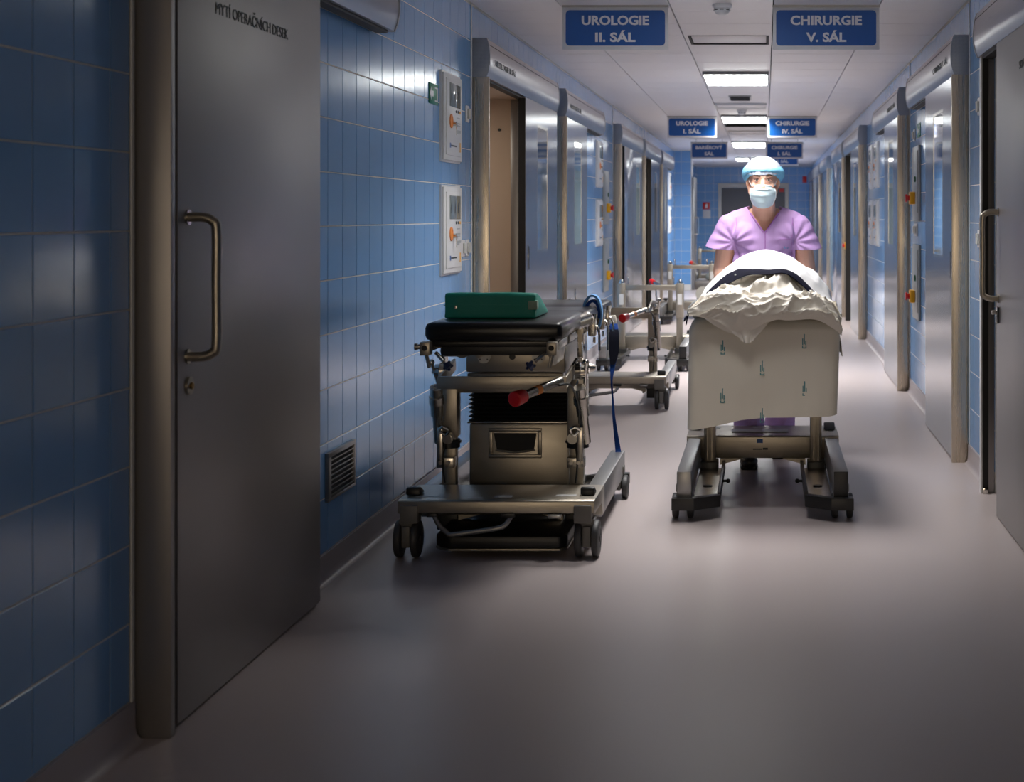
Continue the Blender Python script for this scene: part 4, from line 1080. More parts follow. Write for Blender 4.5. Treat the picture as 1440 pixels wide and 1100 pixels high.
ribbon(MB(), [Vector(PX(850, 436, 7.35)) - org, Vector(PX(853, 442, 7.36)) - org, Vector(PX(857, 450, 7.37)) - org, Vector(PX(858, 462, 7.38)) - org], [0.02, 0.03, 0.03, 0.015], 0.004, wdir=XW).build('short_end', M['strap_navy'], r, ang=60)
MB().prism([(p_[0] - org.x, p_[2] - org.z) for p_ in (PX(857, 443, 7.36), PX(866, 443, 7.36), PX(868, 455, 7.36), PX(857, 455, 7.36))], 'y', -0.002, 0.003, 0.001).build('white_tab', M['sheet'], r)

# ------------------------------------------------------------------ cloth-covered table on the pushed trolley
t = empty('covered_table', (0.0, 7.4, 0)); tag(t, 'operating table hidden under white sheets, on the pushed trolley', 'operating table')
TB2 = lambda nm, mb, m, p=None, **k: mb.build(nm, M[m], p or t, **k)
TB2('table_board', MB().box(-0.27, 0.27, -0.46, 0.62, 0.74, 0.78, 0.004), 'steel_dull')
TB2('mattress', MB().prism([(-0.52, 0.785), (0.62, 0.785), (0.62, 0.86), (-0.52, 0.86)], 'x', -0.29, 0.30, 0.02), 'leather')
for s in (-1, 1):
    TB2('support', MB().box(s * 0.262 - 0.032, s * 0.262 + 0.032, 0.20, 0.29, 0.395, 0.74, 0.003), 'steel_dull')
    TB2('side_rail', MB().box(s * 0.30 - 0.005, s * 0.30 + 0.005, -0.4, 0.6, 0.76, 0.79, 0.002), 'steel')
TB2('support_bridge', MB().box(-0.29, 0.29, 0.215, 0.27, 0.68, 0.74, 0.004), 'steel_dull')
# push bar at the man's end
TB2('push_bar', MB().tube([(-0.27, 0.60, 0.77), (-0.27, 0.70, 0.90), (-0.25, 0.72, 0.93), (0, 0.72, 0.94), (0.25, 0.72, 0.93), (0.27, 0.70, 0.90), (0.27, 0.60, 0.77)], 0.014, 12, 6), 'steel')

def solid_grid(mb, rows, thick):
    """closed thin cloth from a grid of points"""
    h, w = len(rows), len(rows[0])
    def nrm(j, i):
        a = rows[min(j + 1, h - 1)][i] - rows[max(j - 1, 0)][i]; b = rows[j][min(i + 1, w - 1)] - rows[j][max(i - 1, 0)]
        n_ = b.cross(a)
        return n_.normalized() if n_.length > 1e-9 else Vector((0, 0, 1))
    back = [[rows[j][i] - nrm(j, i) * thick for i in range(w)] for j in range(h)]
    vs = [p for r_ in rows for p in r_] + [p for r_ in back for p in r_]; o = h * w; fs = []
    for j in range(h - 1):
        for i in range(w - 1):
            a, b, c, d = j * w + i, j * w + i + 1, (j + 1) * w + i + 1, (j + 1) * w + i
            fs.append((a, b, c, d)); fs.append((o + d, o + c, o + b, o + a))
    for i in range(w - 1):
        fs.append((i + 1, i, o + i, o + i + 1)); q = (h - 1) * w; fs.append((q + i, q + i + 1, o + q + i + 1, o + q + i))
    for j in range(h - 1):
        fs.append((j * w, (j + 1) * w, o + (j + 1) * w, o + j * w)); fs.append((j * w + w - 1, o + j * w + w - 1, o + (j + 1) * w + w - 1, (j + 1) * w + w - 1))
    mb._add(vs, fs); return mb
def fbm(x, y, z, o=3):
    return sum(noise.noise(Vector((x * 2 ** k_, y * 2 ** k_, z * 2 ** k_ + 3.1 * k_))) / 2 ** k_ for k_ in range(o))
def ridge(x, y, z):
    return 1 - abs(noise.noise(Vector((x, y, z)))) * 2.4

# (1) flat bottom sheet: hangs over the front of the mattress, wraps round both sides
sh = empty('bottom_sheet', (0, 6.86, 0)); tag(sh, 'flat off-white sheet with small teal prints hanging over the table front', 'sheet')
org = Vector((0, 6.86, 0))
path = []      # plan outline: (x, y, s) along left side, front, right side
for k_ in range(13): path.append((-0.338, 7.86 - k_ * (7.86 - 6.90) / 12))
for k_ in range(1, 7):
    a = math.radians(180 + 15 * k_); path.append((-0.298 + 0.04 * math.cos(a), 6.90 + 0.04 * math.sin(a)))
for k_ in range(1, 41): path.append((-0.298 + k_ * 0.598 / 40, 6.86))
for k_ in range(1, 7):
    a = math.radians(270 + 15 * k_); path.append((0.300 + 0.04 * math.cos(a), 6.90 + 0.04 * math.sin(a)))
for k_ in range(1, 13): path.append((0.340, 6.90 + k_ * (7.86 - 6.90) / 12))
def zbot(x, y):
    zb = interp([-0.36, -0.33, -0.22, -0.10, 0.0, 0.30, 0.34], [0.365, 0.372, 0.392, 0.420, 0.430, 0.436, 0.44], x)
    return zb + (y - 6.86) * 0.12
rows = []; NV = 34
for j in range(NV + 1):
    v = j / NV; row = []
    for (x, y) in path:
        ztop = 0.858; zb = zbot(x, y)
        z = lerp(zb, ztop, v)
        fl = (1 - v)
        nx = noise.noise(Vector((x * 5, y * 5, z * 2.2))) * 0.009 * (0.3 + fl)
        ny = fbm(x * 4.5, z * 3.0, 2.3) * 0.008 * (0.4 + fl) + noise.noise(Vector((x * 14, z * 4, 9))) * 0.0015
        inn = 0.012 * sstep(0.93, 1.0, v)
        cx = -inn if x > 0.29 else (inn if x < -0.29 else 0)
        sx = 1.0 + (0.028 if x < 0 else -0.035) * fl * min(1, abs(x) / 0.3)
        row.append(Vector((x * sx + cx + (nx if abs(x) > 0.25 else 0), y + ny + (inn if y < 6.9 else 0), z)) - org)
    rows.append(row)
# roll over the top edge onto the mattress
for (dz, dy, sc) in ((0.008, 0.02, 0.93), (0.012, 0.05, 0.86), (0.012, 0.12, 0.70)):
    row = []
    for (x, y) in path:
        yy = min(y + dy, 7.84)
        row.append(Vector((x * sc, max(yy, 6.86 + dy), 0.858 + dz)) - org)
    rows.append(row)
solid_grid(MB(), rows, 0.0025).build('sheet_cloth', M['sheet_front'], sh, ang=80)
def frontpoint(px, py):
    # point of the front surface for a print, a hair in front of the cloth
    y = 6.845; return Vector(PX(px, py, y))
def find_row(x, z):
    ny = fbm(x * 4.5, z * 3.0, 2.3) * 0.008 * (0.4 + (0.858 - z) / 0.45) + noise.noise(Vector((x * 14, z * 4, 9))) * 0.0015
    return 6.86 + ny
for (px, py) in ((1016.5, 489), (1131, 480.5), (1072, 518), (1016, 557), (1131.5, 547), (1072, 585)):
    x = (px - 1075) * 6.86 / 2147; z = 1.34 - (py - 303) * 6.86 / 2147
    mb = MB(); y = find_row(x, z) - 0.0012
    for (a, b, c, d) in ((-0.0100, 0.0100, -0.0310, -0.0265), (-0.0100, -0.0055, -0.0265, -0.020), (0.0055, 0.0100, -0.0265, -0.020), (-0.0095, -0.0050, -0.016, 0.014), (-0.0025, 0.0025, -0.012, 0.034), (0.0045, 0.0095, -0.016, 0.004)):
        mb.box(x + a, x + b, y - 0.0006, y + 0.002, z + c, z + d)
    o = mb.build('laundry_print', M['print'], sh, smooth=False); o.location = -org; o['kind'] = 'stuff'

# (2) cover cloth: a tall arched hump with a navy hem at the front
cv = empty('cover_cloth', (0, 7.3, 0.86)); tag(cv, 'white cover cloth with navy hem arched in a tall hump over the table', 'blanket')
org = Vector((0, 7.3, 0.86))
def section(pts, y, n=72):
    P = [Vector(PX(a, b, y)) for (a, b) in pts]
    C = catmull(P, 10)
    # resample evenly
    d = [0]
    for i in range(1, len(C)): d.append(d[-1] + (C[i] - C[i - 1]).length)
    out = []
    for k_ in range(n):
        s_ = d[-1] * k_ / (n - 1)
        out.append(Vector((interp(d, [c.x for c in C], s_), y, interp(d, [c.z for c in C], s_))))
    return out
SEC = [
    section([(962, 452), (972, 440), (990, 424), (1010, 409), (1030, 396), (1048, 388), (1062, 386), (1082, 386), (1100, 384), (1113, 389), (1130, 403), (1144, 416), (1164, 432), (1180, 446)], 7.02),
    section([(966, 445), (975, 433), (992, 416), (1012, 400), (1032, 388), (1048, 381), (1062, 380), (1082, 381), (1100, 380), (1116, 386), (1134, 401), (1148, 414), (1167, 428), (1181, 441)], 7.06),
    section([(976, 440), (981, 426), (990, 410), (1006, 393), (1024, 381), (1044, 371), (1062, 367), (1084, 366), (1104, 366), (1122, 376), (1142, 392), (1157, 408), (1170, 424), (1181, 448)], 7.16),
    section([(982, 452), (984, 432), (988, 414), (1000, 396), (1018, 379), (1040, 364), (1060, 356), (1078, 353.5), (1100, 357), (1122, 367), (1144, 382), (1159, 397), (1168, 412), (1173, 450)], 7.32),
    section([(984, 470), (985, 444), (988, 420), (999, 401), (1017, 383), (1040, 367), (1058, 359), (1078, 355), (1102, 360), (1124, 370), (1146, 386), (1160, 402), (1169, 420), (1174, 462)], 7.55),
    section([(985, 480), (986, 456), (989, 434), (1000, 415), (1018, 400), (1040, 388), (1060, 381), (1078, 378), (1102, 381), (1124, 390), (1144, 402), (1158, 417), (1166, 434), (1170, 470)], 7.75),
    section([(986, 490), (987, 470), (990, 452), (1000, 440), (1018, 430), (1040, 424), (1060, 420), (1078, 419), (1102, 420), (1124, 424), (1144, 432), (1156, 444), (1163, 458), (1168, 480)], 7.92)]
rows = []; NS = 14
for j in range(len(SEC) - 1):
    for q in range(NS if j < len(SEC) - 2 else NS + 1):
        tt = q / NS; row = []
        j0, j1, j2, j3 = max(j - 1, 0), j, j + 1, min(j + 2, len(SEC) - 1)
        for i in range(72):
            a, b, c, d = SEC[j0][i], SEC[j1][i], SEC[j2][i], SEC[j3][i]
            p_ = 0.5 * ((2 * b) + (c - a) * tt + (2 * a - 5 * b + 4 * c - d) * tt * tt + (3 * b - a - 3 * c + d) * tt ** 3)
            u = i / 71; vv = j + tt
            amp = 0.5 + 0.5 * sstep(0.5, 3, vv)
            # long folds that run down from the crest on the right, small ones elsewhere
            f = (max(0, ridge(u * 6.0 + vv * 0.5, vv * 0.35, 1.7)) ** 2) * 0.010 * sstep(0.42, 0.75, u) * amp
            f += fbm(u * 5, vv * 0.9, 4.2) * 0.007 * amp
            cxn = Vector((p_.x, 0, p_.z - 0.86)).normalized()
            row.append(p_ + cxn * f - org)
        rows.append(row)
mb = MB(); solid_grid(mb, rows, 0.003)
mb.build('cover_fabric', M['blanket'], cv, ang=80)
# navy hem: a folded band that follows the front edge
hem = []
for q in range(6):
    tt = q / 5.0; row = []
    for i in range(72):
        u = i / 71
        wid = interp([0, 0.10, 0.30, 0.36, 0.42, 0.60, 0.72, 0.85, 1.0], [0.5, 0.7, 1.4, 1.3, 0.75, 0.8, 1.0, 0.6, 0.5], u)
        a = SEC[0][i]; b = SEC[1][i]
        p_ = a + (b - a) * (tt * wid * 1.3) + Vector((0, 0.0, 0.0))
        out = Vector((a.x * 0.5, -0.35, 0.6)).normalized()
        row.append(p_ + out * (0.007 + 0.004 * math.sin(tt * PI)) + Vector((0, -0.012 * (1 - tt), -0.004 * (1 - tt))) - org)
    hem.append(row)
solid_grid(MB(), hem, 0.004).build('navy_hem', M['navy_trim'], cv, ang=80)
for (i, q) in ((25, 2), (62, 2), (69, 1)):
    c = hem[q][i]; MB().ball(c + Vector((0, -0.004, 0.001)), (0.005, 0.003, 0.005), 2).build('snap_button', M['white_plastic'], cv)

# (3) crumpled sheet bunched in front of the hump and folded over the edge
cs = empty('crumpled_sheet', (0, 6.95, 0.86)); tag(cs, 'crumpled off-white sheet bunched on the table in front of the hump', 'sheet')
org = Vector((0, 6.95, 0.86))
A = section([(978, 440), (986, 444), (996, 452), (1010, 461), (1028, 469), (1044, 471), (1060, 466), (1078, 455), (1092, 450), (1108, 451), (1124, 450), (1142, 449), (1156, 453), (1168, 460), (1178, 467), (1183, 472)], 6.822, 110)
B_ = section([(970, 446), (984, 445), (998, 440), (1012, 436), (1028, 440), (1044, 438), (1060, 446), (1078, 446), (1092, 442), (1108, 440), (1124, 441), (1142, 441), (1156, 444), (1168, 449), (1178, 455), (1184, 464)], 6.80, 110)
C_ = section([(968, 440), (982, 434), (998, 426), (1012, 424), (1028, 426), (1044, 423), (1060, 424), (1078, 427), (1092, 423), (1108, 424), (1124, 426), (1142, 425), (1156, 424), (1168, 430), (1176, 440), (1183, 456)], 6.83, 110)
D_ = section([(968, 443), (980, 432), (994, 420), (1008, 411), (1022, 410), (1036, 413), (1050, 414), (1066, 411), (1082, 412), (1098, 414), (1114, 416), (1130, 416), (1144, 416), (1158, 424), (1172, 436), (1182, 450)], 6.92, 110)
E_ = section([(975, 446), (986, 434), (1000, 422), (1014, 411), (1028, 402), (1042, 396), (1056, 391), (1070, 390), (1084, 390), (1094, 386), (1104, 389), (1116, 397), (1132, 410), (1148, 422), (1164, 434), (1178, 448)], 7.08, 110)
F_ = section([(985, 452), (994, 440), (1004, 430), (1016, 422), (1030, 414), (1044, 408), (1056, 404), (1070, 402), (1084, 401), (1094, 400), (1104, 402), (1116, 408), (1132, 418), (1146, 428), (1160, 440), (1170, 452)], 7.22, 110)
SS = [A, B_, C_, D_, E_, F_]
rows = []; NS = 16
for j in range(5):
    for q in range(NS if j < 4 else NS + 1):
        tt = q / NS; row = []
        j0, j1, j2, j3 = max(j - 1, 0), j, j + 1, min(j + 2, 5)
        for i in range(110):
            a, b, c, d = SS[j0][i], SS[j1][i], SS[j2][i], SS[j3][i]
            p_ = 0.5 * ((2 * b) + (c - a) * tt + (2 * a - 5 * b + 4 * c - d) * tt * tt + (3 * b - a - 3 * c + d) * tt ** 3)
            u = i / 109; vv = j + tt
            # crossing sharp folds, fanning out from the crest at u = 0.62
            ang = math.atan2(vv - 4.6, (u - 0.60) * 8)
            f1 = max(0, ridge(ang * 2.3 + 4, vv * 0.28, 0.4)) ** 3 * 0.030
            f2 = max(0, ridge(u * 5.0 + vv * 1.1, vv * 0.9 - u * 2, 7.7)) ** 3 * 0.020
            f3 = max(0, ridge(u * 13.0 - vv * 1.6, vv * 1.3, 2.2)) ** 3 * 0.009
            amp = sstep(0.0, 0.9, vv) * (1 - sstep(4.3, 5, vv)) * (0.6 + 0.4 * sstep(0, 0.08, u) * (1 - sstep(0.92, 1, u)))
            w1 = 1 - 0.45 * sstep(3.2, 4.2, vv)
            dsp = (f1 + f2 * w1 + f3 * w1 + fbm(u * 4, vv * 0.8, 1.1) * 0.012) * amp
            # soft step: the gather line around vv = 3
            uc = lerp(0.45, 0.615, sstep(2.9, 4.3, vv))
            dsp += 0.030 * math.exp(-abs(u - uc) / 0.035) * sstep(2.6, 3.4, vv) * (1 - sstep(4.3, 4.8, vv))
            dsp += 0.016 * math.exp(-((vv - 2.9 - 0.35 * math.sin(u * 17)) / 0.22) ** 2) * amp
            nrm = Vector((0.35 * p_.x, -0.75, 0.66)).normalized()
            row.append(p_ + nrm * dsp - org)
        rows.append(row)
solid_grid(MB(), rows, 0.003).build('crumpled_cloth', M['sheet'], cs, ang=80)
# corner of the sheet hanging over the front with its turned edge
tl = []
for j in range(22):
    v = j / 21; row = []
    for i in range(26):
        u = i / 25
        xl = interp([0, 0.3, 0.7, 1.0], [1004, 1016, 1030, 1040], v); xr = interp([0, 0.3, 0.7, 1.0], [1084, 1077, 1069, 1061], v)
        px = lerp(xl, xr, u); py = lerp(450, 474 + 8 * math.sin(u * PI) ** 0.7 + 2 * u, v)
        fold = abs(noise.noise(Vector((u * 5 + v * 0.8, v * 0.6, 3.3)))) * 0.018
        row.append(Vector(PX(px, py, 6.822 - fold * (0.3 + 0.7 * v))) - org)
    tl.append(row)
solid_grid(MB(), tl, 0.0035).build('hanging_corner', M['sheet'], cs, ang=80)
# right edge of the sheet falling down the side
rt = []
for j in range(20):
    v = j / 19; row = []
    for i in range(18):
        u = i / 17
        y = lerp(6.93, 7.5, u); x = 0.340 + 0.006 * math.sin(u * 9 + v * 2) * v + 0.006 * v
        z = lerp(0.90, 0.70 + 0.03 * u + 0.01 * math.sin(u * 12), v)
        row.append(Vector((x - 0.03 * (1 - v) ** 2, y, z)) - org)
    rt.append(row)
solid_grid(MB(), rt, 0.003).build('side_fall', M['sheet'], cs, ang=80)
# left side: tube and strap hardware
r = empty('drain_tube', PX(985, 425, 6.98)); tag(r, 'thin clear tube curling off the left edge of the cloth', 'tube')
o_ = Vector(PX(985, 425, 6.98))
MB().tube([Vector(PX(a, b, 6.98)) - o_ for (a, b) in ((992, 418), (982, 422), (973, 427), (968, 434), (967, 442))], 0.0035, 10, 8).build('tube_body', M['clear'], r, ang=80)
r = empty('navy_strap', PX(972, 440, 6.9)); tag(r, 'short dark navy strap end at the left edge of the cloth', 'strap')
o_ = Vector(PX(972, 440, 6.9))
ribbon(MB(), [Vector(PX(a, b, 6.86)) - o_ for (a, b) in ((984, 431), (976, 437), (969, 442), (966, 450), (965, 457))], [0.012, 0.014, 0.012, 0.010], 0.005, wdir=Vector((0.5, 0.2, 0.85)).normalized()).build('webbing', M['navy_trim'], r, ang=60)
MB().ball(Vector(PX(966.5, 443, 6.85)) - o_, 0.005, 2).build('stud', M['white_plastic'], r)

# ------------------------------------------------------------------ the man pushing the trolley
def remeshed(mb, name, m, voxel, parent, smooth_it=4, fact=0.5, post=None, thick=0.0):
    me = bpy.data.meshes.new('tmp'); mb.bm.to_mesh(me); mb.bm.free()
    o = bpy.data.objects.new('tmp', me); COL.objects.link(o)
    md = o.modifiers.new('r', 'REMESH'); md.mode = 'VOXEL'; md.voxel_size = voxel; md.use_smooth_shade = True
    if smooth_it:
        sm = o.modifiers.new('s', 'SMOOTH'); sm.factor = fact; sm.iterations = smooth_it
    dg = bpy.context.evaluated_depsgraph_get(); dg.update()
    out = bpy.data.meshes.new_from_object(o.evaluated_get(dg))
    bpy.data.objects.remove(o); bpy.data.meshes.remove(me)
    out.name = name
    if post:
        bm = bmesh.new(); bm.from_mesh(out); post(bm); bm.to_mesh(out); bm.free()
    out.polygons.foreach_set('use_smooth', [True] * len(out.polygons))
    out.materials.clear(); out.materials.append(m)
    o = bpy.data.objects.new(name, out); link(o, parent)
    if thick:
        sd = o.modifiers.new('t', 'SOLIDIFY'); sd.thickness = thick; sd.offset = -1
    return o

man = empty('person', (0.0, 8.2, 0)); tag(man, 'man in lilac scrubs, blue cap and face mask pushing the covered table', 'person')
O = Vector((0.0, 8.2, 0))
V = lambda x, y, z: Vector((x, y, z)) - O
# head frame: centre, tilt forward a little
HC = V(-0.008, 8.02, 1.512)
RH = Matrix.Rotation(math.radians(6), 3, 'X')
H = lambda x, y, z: HC + RH @ Vector((x, y, z))
mb = MB()
# skull, face mass, jaw, chin, nose, brow, cheeks, ears
mb.ball(H(0, 0.012, 0.035), (0.074, 0.093, 0.088), 4)
mb.ball(H(0, -0.030, 0.002), (0.063, 0.060, 0.082), 4)
mb.ball(H(0, -0.032, -0.058), (0.052, 0.052, 0.054), 3)
mb.ball(H(0, -0.066, -0.098), (0.026, 0.022, 0.020), 3)
mb.capsule(H(-0.058, 0.0, -0.045), H(-0.025, -0.055, -0.092), 0.022, 0.022); mb.capsule(H(0.058, 0.0, -0.045), H(0.025, -0.055, -0.092), 0.022, 0.022)
mb.capsule(H(0, -0.086, 0.022), H(0, -0.106, -0.018), 0.010, 0.015)
mb.ball(H(-0.012, -0.094, -0.022), 0.011, 2); mb.ball(H(0.012, -0.094, -0.022), 0.011, 2)
mb.capsule(H(-0.042, -0.070, 0.040), H(-0.008, -0.084, 0.036), 0.012, 0.011); mb.capsule(H(0.042, -0.070, 0.040), H(0.008, -0.084, 0.036), 0.012, 0.011)
mb.ball(H(-0.040, -0.058, -0.014), (0.022, 0.024, 0.020), 3); mb.ball(H(0.040, -0.058, -0.014), (0.022, 0.024, 0.020), 3)
mb.ball(H(0, -0.082, -0.055), (0.026, 0.013, 0.011), 3)
for s in (-1, 1):
    mb.ball(H(s * 0.080, 0.010, 0.002), (0.009, 0.018, 0.031), 3, rot=Matrix.Rotation(s * 0.35, 3, 'Z'))
    mb.ball(H(s * 0.078, 0.006, -0.024), (0.008, 0.009, 0.011), 2)
# neck and body
mb.capsule(H(0, 0.030, -0.045), V(0, 8.14, 1.335), 0.056, 0.064, 20)
mb.capsule(V(-0.02, 8.15, 1.345), V(-0.145, 8.16, 1.292), 0.050, 0.050); mb.capsule(V(0.02, 8.15, 1.345), V(0.145, 8.16, 1.292), 0.050, 0.050)
mb.ball(V(0, 8.17, 1.22), (0.165, 0.105, 0.17), 4); mb.ball(V(0, 8.18, 1.05), (0.155, 0.11, 0.16), 4)
mb.ball(V(0, 8.22, 0.90), (0.160, 0.115, 0.12), 4)
mb.ball(V(-0.08, 8.10, 1.245), (0.075, 0.045, 0.06), 3); mb.ball(V(0.08, 8.10, 1.245), (0.075, 0.045, 0.06), 3)
ARM = {}
for s in (-1, 1):
    sh_ = V(s * 0.182, 8.15, 1.280); el = V(s * 0.226, 8.08, 1.055); wr = V(s * 0.185, 8.135, 0.955)
    el = V(s * 0.228, 8.20, 1.040); wr = V(s * 0.190, 8.14 + 0.02, 0.955)
    wr = V(s * 0.195, 8.155, 0.950)
    ARM[s] = (sh_, el)
    mb.ball(sh_, 0.055, 3)
    mb.capsule(sh_, lerp(sh_, el, 0.5), 0.056, 0.056); mb.capsule(lerp(sh_, el, 0.5), el, 0.056, 0.049)
    el2 = V(s * 0.222, 8.17, 1.01)
    mb.capsule(el, el2, 0.049, 0.049)
    mb.capsule(el2, V(s * 0.20, 8.165, 0.965), 0.048, 0.034)
    w0 = V(s * 0.20, 8.165, 0.965)
    # palm and fingers curled over the push bar (bar at y = 8.12, z = 0.94)
    palm = V(s * 0.175, 8.135, 0.975)
    mb.capsule(w0, palm, 0.030, 0.026)
    mb.ball(palm, (0.042, 0.040, 0.018), 3)
    for k_, (dx, ln) in enumerate(((-0.030, 0.92), (-0.010, 1.0), (0.010, 0.95), (0.030, 0.78))):
        x = s * 0.175 + dx * s * -1
        a = V(x, 8.115, 0.972); b = V(x, 8.088, 0.960); c_ = V(x, 8.085, 0.960 - 0.026 * ln); d_ = V(x, 8.10, 0.925 - 0.004)
        mb.capsule(a, b, 0.0090, 0.0085, 10); mb.capsule(b, c_, 0.0085, 0.008, 10); mb.capsule(c_, d_, 0.008, 0.007, 10)
    th0 = V(s * 0.140, 8.14, 0.968); mb.capsule(V(s * 0.155, 8.15, 0.972), th0, 0.014, 0.012, 10); mb.capsule(th0, V(s * 0.128, 8.125, 0.945), 0.011, 0.009, 10); mb.capsule(V(s * 0.128, 8.125, 0.945), V(s * 0.130, 8.110, 0.925), 0.009, 0.008, 10)
# legs: left one forward, right one behind in mid-stride
LEG = [(V(-0.085, 8.22, 0.88), V(-0.088, 8.12, 0.50), V(-0.082, 8.22, 0.09)), (V(0.085, 8.24, 0.88), V(0.09, 8.30, 0.50), V(0.088, 8.56, 0.12))]
for (a, b, c) in LEG:
    mb.capsule(a, b, 0.085, 0.055); mb.capsule(b, lerp(b, c, 0.35), 0.054, 0.056); mb.capsule(lerp(b, c, 0.35), c, 0.056, 0.036)
    mb.capsule(c, c + Vector((0, -0.11, -0.055)), 0.034, 0.026)
body = remeshed(mb, 'body', M['skin'], 0.0050, man, 3)
# eyes
for s in (-1, 1):
    e = MB().ball(H(s * 0.031, -0.0745, 0.022), 0.0125, 3).build('eye', M['eye_white'], man)
    MB().cyl(H(s * 0.031, -0.0860, 0.022), H(s * 0.031, -0.0885, 0.0215), 0.0056, 0.0050, 16).build('iris', M['iris'], e)
    for nm, zz, sg in (('upper_lid', 0.0285, 1), ('lower_lid', 0.0155, -1)):
        pts = [H(s * 0.031 + q * 0.0145, -0.0855 + 0.0045 * q * q, zz - sg * 0.0062 * q * q) for q in (-1, -0.5, 0, 0.5, 1)]
        MB().tube(pts, 0.0023 if sg > 0 else 0.0016, 8, 4).build(nm, M['lid'] if sg > 0 else M['skin'], e)
    pts = [H(s * (0.014 + q * 0.036), -0.0925 + 0.018 * q * q, 0.043 + 0.006 * math.sin(q * PI)) for q in (0, 0.35, 0.7, 1)]
    MB().tube(pts, [0.0034, 0.0036, 0.003, 0.0014], 8, 5).build('eyebrow', M['brow'], man)
# bouffant cap: gathered dome with brighter band
def dome(z0, nz, amp, rx, ry, rz, cz, top=1.0, seed=0.0, nn=96):
    rows = []
    for j in range(nz + 1):
        th = lerp(z0, top, j / nz) * PI / 2
        row = []
        for i in range(nn + 1):
            a = 2 * PI * i / nn
            ga = 1 + amp * (noise.noise(Vector((math.cos(a) * 7, math.sin(a) * 7, seed))) + 0.5 * noise.noise(Vector((math.cos(a) * 16, math.sin(a) * 16, seed + j * 0.05)))) * (1 - j / nz) + 0.02 * noise.noise(Vector((math.cos(a) * 2, math.sin(a) * 2, th * 2 + seed)))
            c_, s_ = math.cos(th), math.sin(th)
            row.append(H(rx * c_ * math.cos(a) * ga, 0.018 + ry * c_ * math.sin(a) * ga, cz + rz * s_ * (1 + 0.03 * noise.noise(Vector((math.cos(a) * 3, math.sin(a) * 3, j * 0.3))))))
        rows.append(row)
    return rows
cp = solid_grid(MB(), dome(0.0, 22, 0.03, 0.099, 0.112, 0.088, 0.048, 0.995), -0.001).build('cap', M['cap'], man, ang=80)
bd = []
for j in range(9):
    v = j / 8; row = []
    for i in range(97):
        a = 2 * PI * i / 96
        front = max(0, -math.sin(a)) ; side = abs(math.cos(a))
        rr = (0.086 + 0.017 * math.sin(v * PI * 0.82)) * (1 + 0.022 * math.sin(a * 34 + v * 2) * (1 - v * 0.6) + 0.04 * noise.noise(Vector((math.cos(a) * 4, math.sin(a) * 4, v))))
        base = (0.057 * front ** 0.8 + (1 - front ** 0.8) * -0.006) if math.sin(a) < 0 else lerp(-0.006, -0.03, math.sin(a))
        zz = lerp(base, 0.082, v)
        ex = 1.0 + (0.10 * side ** 6 if math.cos(a) > 0 else 0.04 * side ** 6) * math.sin(v * PI)
        row.append(H(rr * math.cos(a) * ex, 0.018 + rr * 1.12 * math.sin(a), zz))
    bd.append(row)
solid_grid(MB(), bd, -0.0015).build('elastic_band', M['cap_band'], cp, ang=80)
# face mask with three pleats
mk = []
for j in range(25):
    v = j / 24; row = []
    for i in range(31):
        u = i / 30 * 2 - 1
        w = interp([0, 0.25, 0.6, 1.0], [0.054, 0.067, 0.066, 0.048], v)
        z = lerp(-0.014, -0.118, v) + 0.010 * (1 - u * u) * (1 - v) - 0.010 * (1 - u * u) * v
        yy = -0.118 + 0.052 * abs(u) ** 2.2 + 0.012 * (abs(v - 0.42) * 2) ** 2 + (0.022 * v * v)
        pl = 0.009 * (1 - u * u) * ((v * 3.6 + 0.25) % 1) * (1 if 0.15 < v < 0.85 else 0.3)
        row.append(H(w * u, yy - pl, z))
    mk.append(row)
ms = solid_grid(MB(), mk, -0.0015).build('face_mask', M['mask'], man, ang=80)
ed = [mk[0][i] + Vector((0, -0.001, 0)) for i in range(0, 31, 3)]
MB().tube(ed, 0.0028, 8, 3).build('nose_edge', M['mask_white'], ms)
for s in (-1, 1):
    i = 30 if s > 0 else 0
    MB().tube([mk[j][i] for j in range(1, 25, 4)] + [mk[24][i]], 0.0028, 8, 3).build('side_edge', M['mask_white'], ms)
    MB().tube([mk[1][i], H(s * 0.072, -0.035, 0.012), H(s * 0.082, 0.004, 0.026), H(s * 0.084, 0.024, 0.006)], 0.0013, 8, 6).build('ear_loop', M['mask_white'], ms)
    MB().tube([mk[23][i], H(s * 0.066, -0.030, -0.062), H(s * 0.078, 0.010, -0.034), H(s * 0.084, 0.024, 0.002)], 0.0018, 8, 6).build('ear_loop', M['mask_white'], ms)

# scrub top
mb = MB()
mb.capsule(V(-0.03, 8.155, 1.342), V(-0.150, 8.16, 1.300), 0.062, 0.066); mb.capsule(V(0.03, 8.155, 1.342), V(0.150, 8.16, 1.300), 0.062, 0.066)
mb.ball(V(0, 8.16, 1.23), (0.180, 0.125, 0.175), 4); mb.ball(V(0, 8.17, 1.06), (0.176, 0.13, 0.18), 4); mb.ball(V(0, 8.20, 0.90), (0.188, 0.140, 0.17), 4)
mb.ball(V(-0.08, 8.09, 1.24), (0.085, 0.052, 0.075), 3); mb.ball(V(0.08, 8.09, 1.24), (0.085, 0.052, 0.075), 3)
mb.capsule(V(0, 8.13, 1.30), V(0, 8.15, 1.34), 0.085, 0.075)
PL = []
for s in (-1, 1):
    a, e = ARM[s]; d = (e - a).normalized()
    d = (d + Vector((s * (0.20 if s < 0 else 0.12), -0.05, 0))).normalized()
    c1 = a + d * 0.15
    mb.capsule(a, a + d * 0.06, 0.068, 0.071); mb.cyl(a, c1, 0.068, 0.082, 28)
    PL.append((a + d * 0.120, (d + Vector((s * -0.30, 0, -0.0))).normalized(), s))
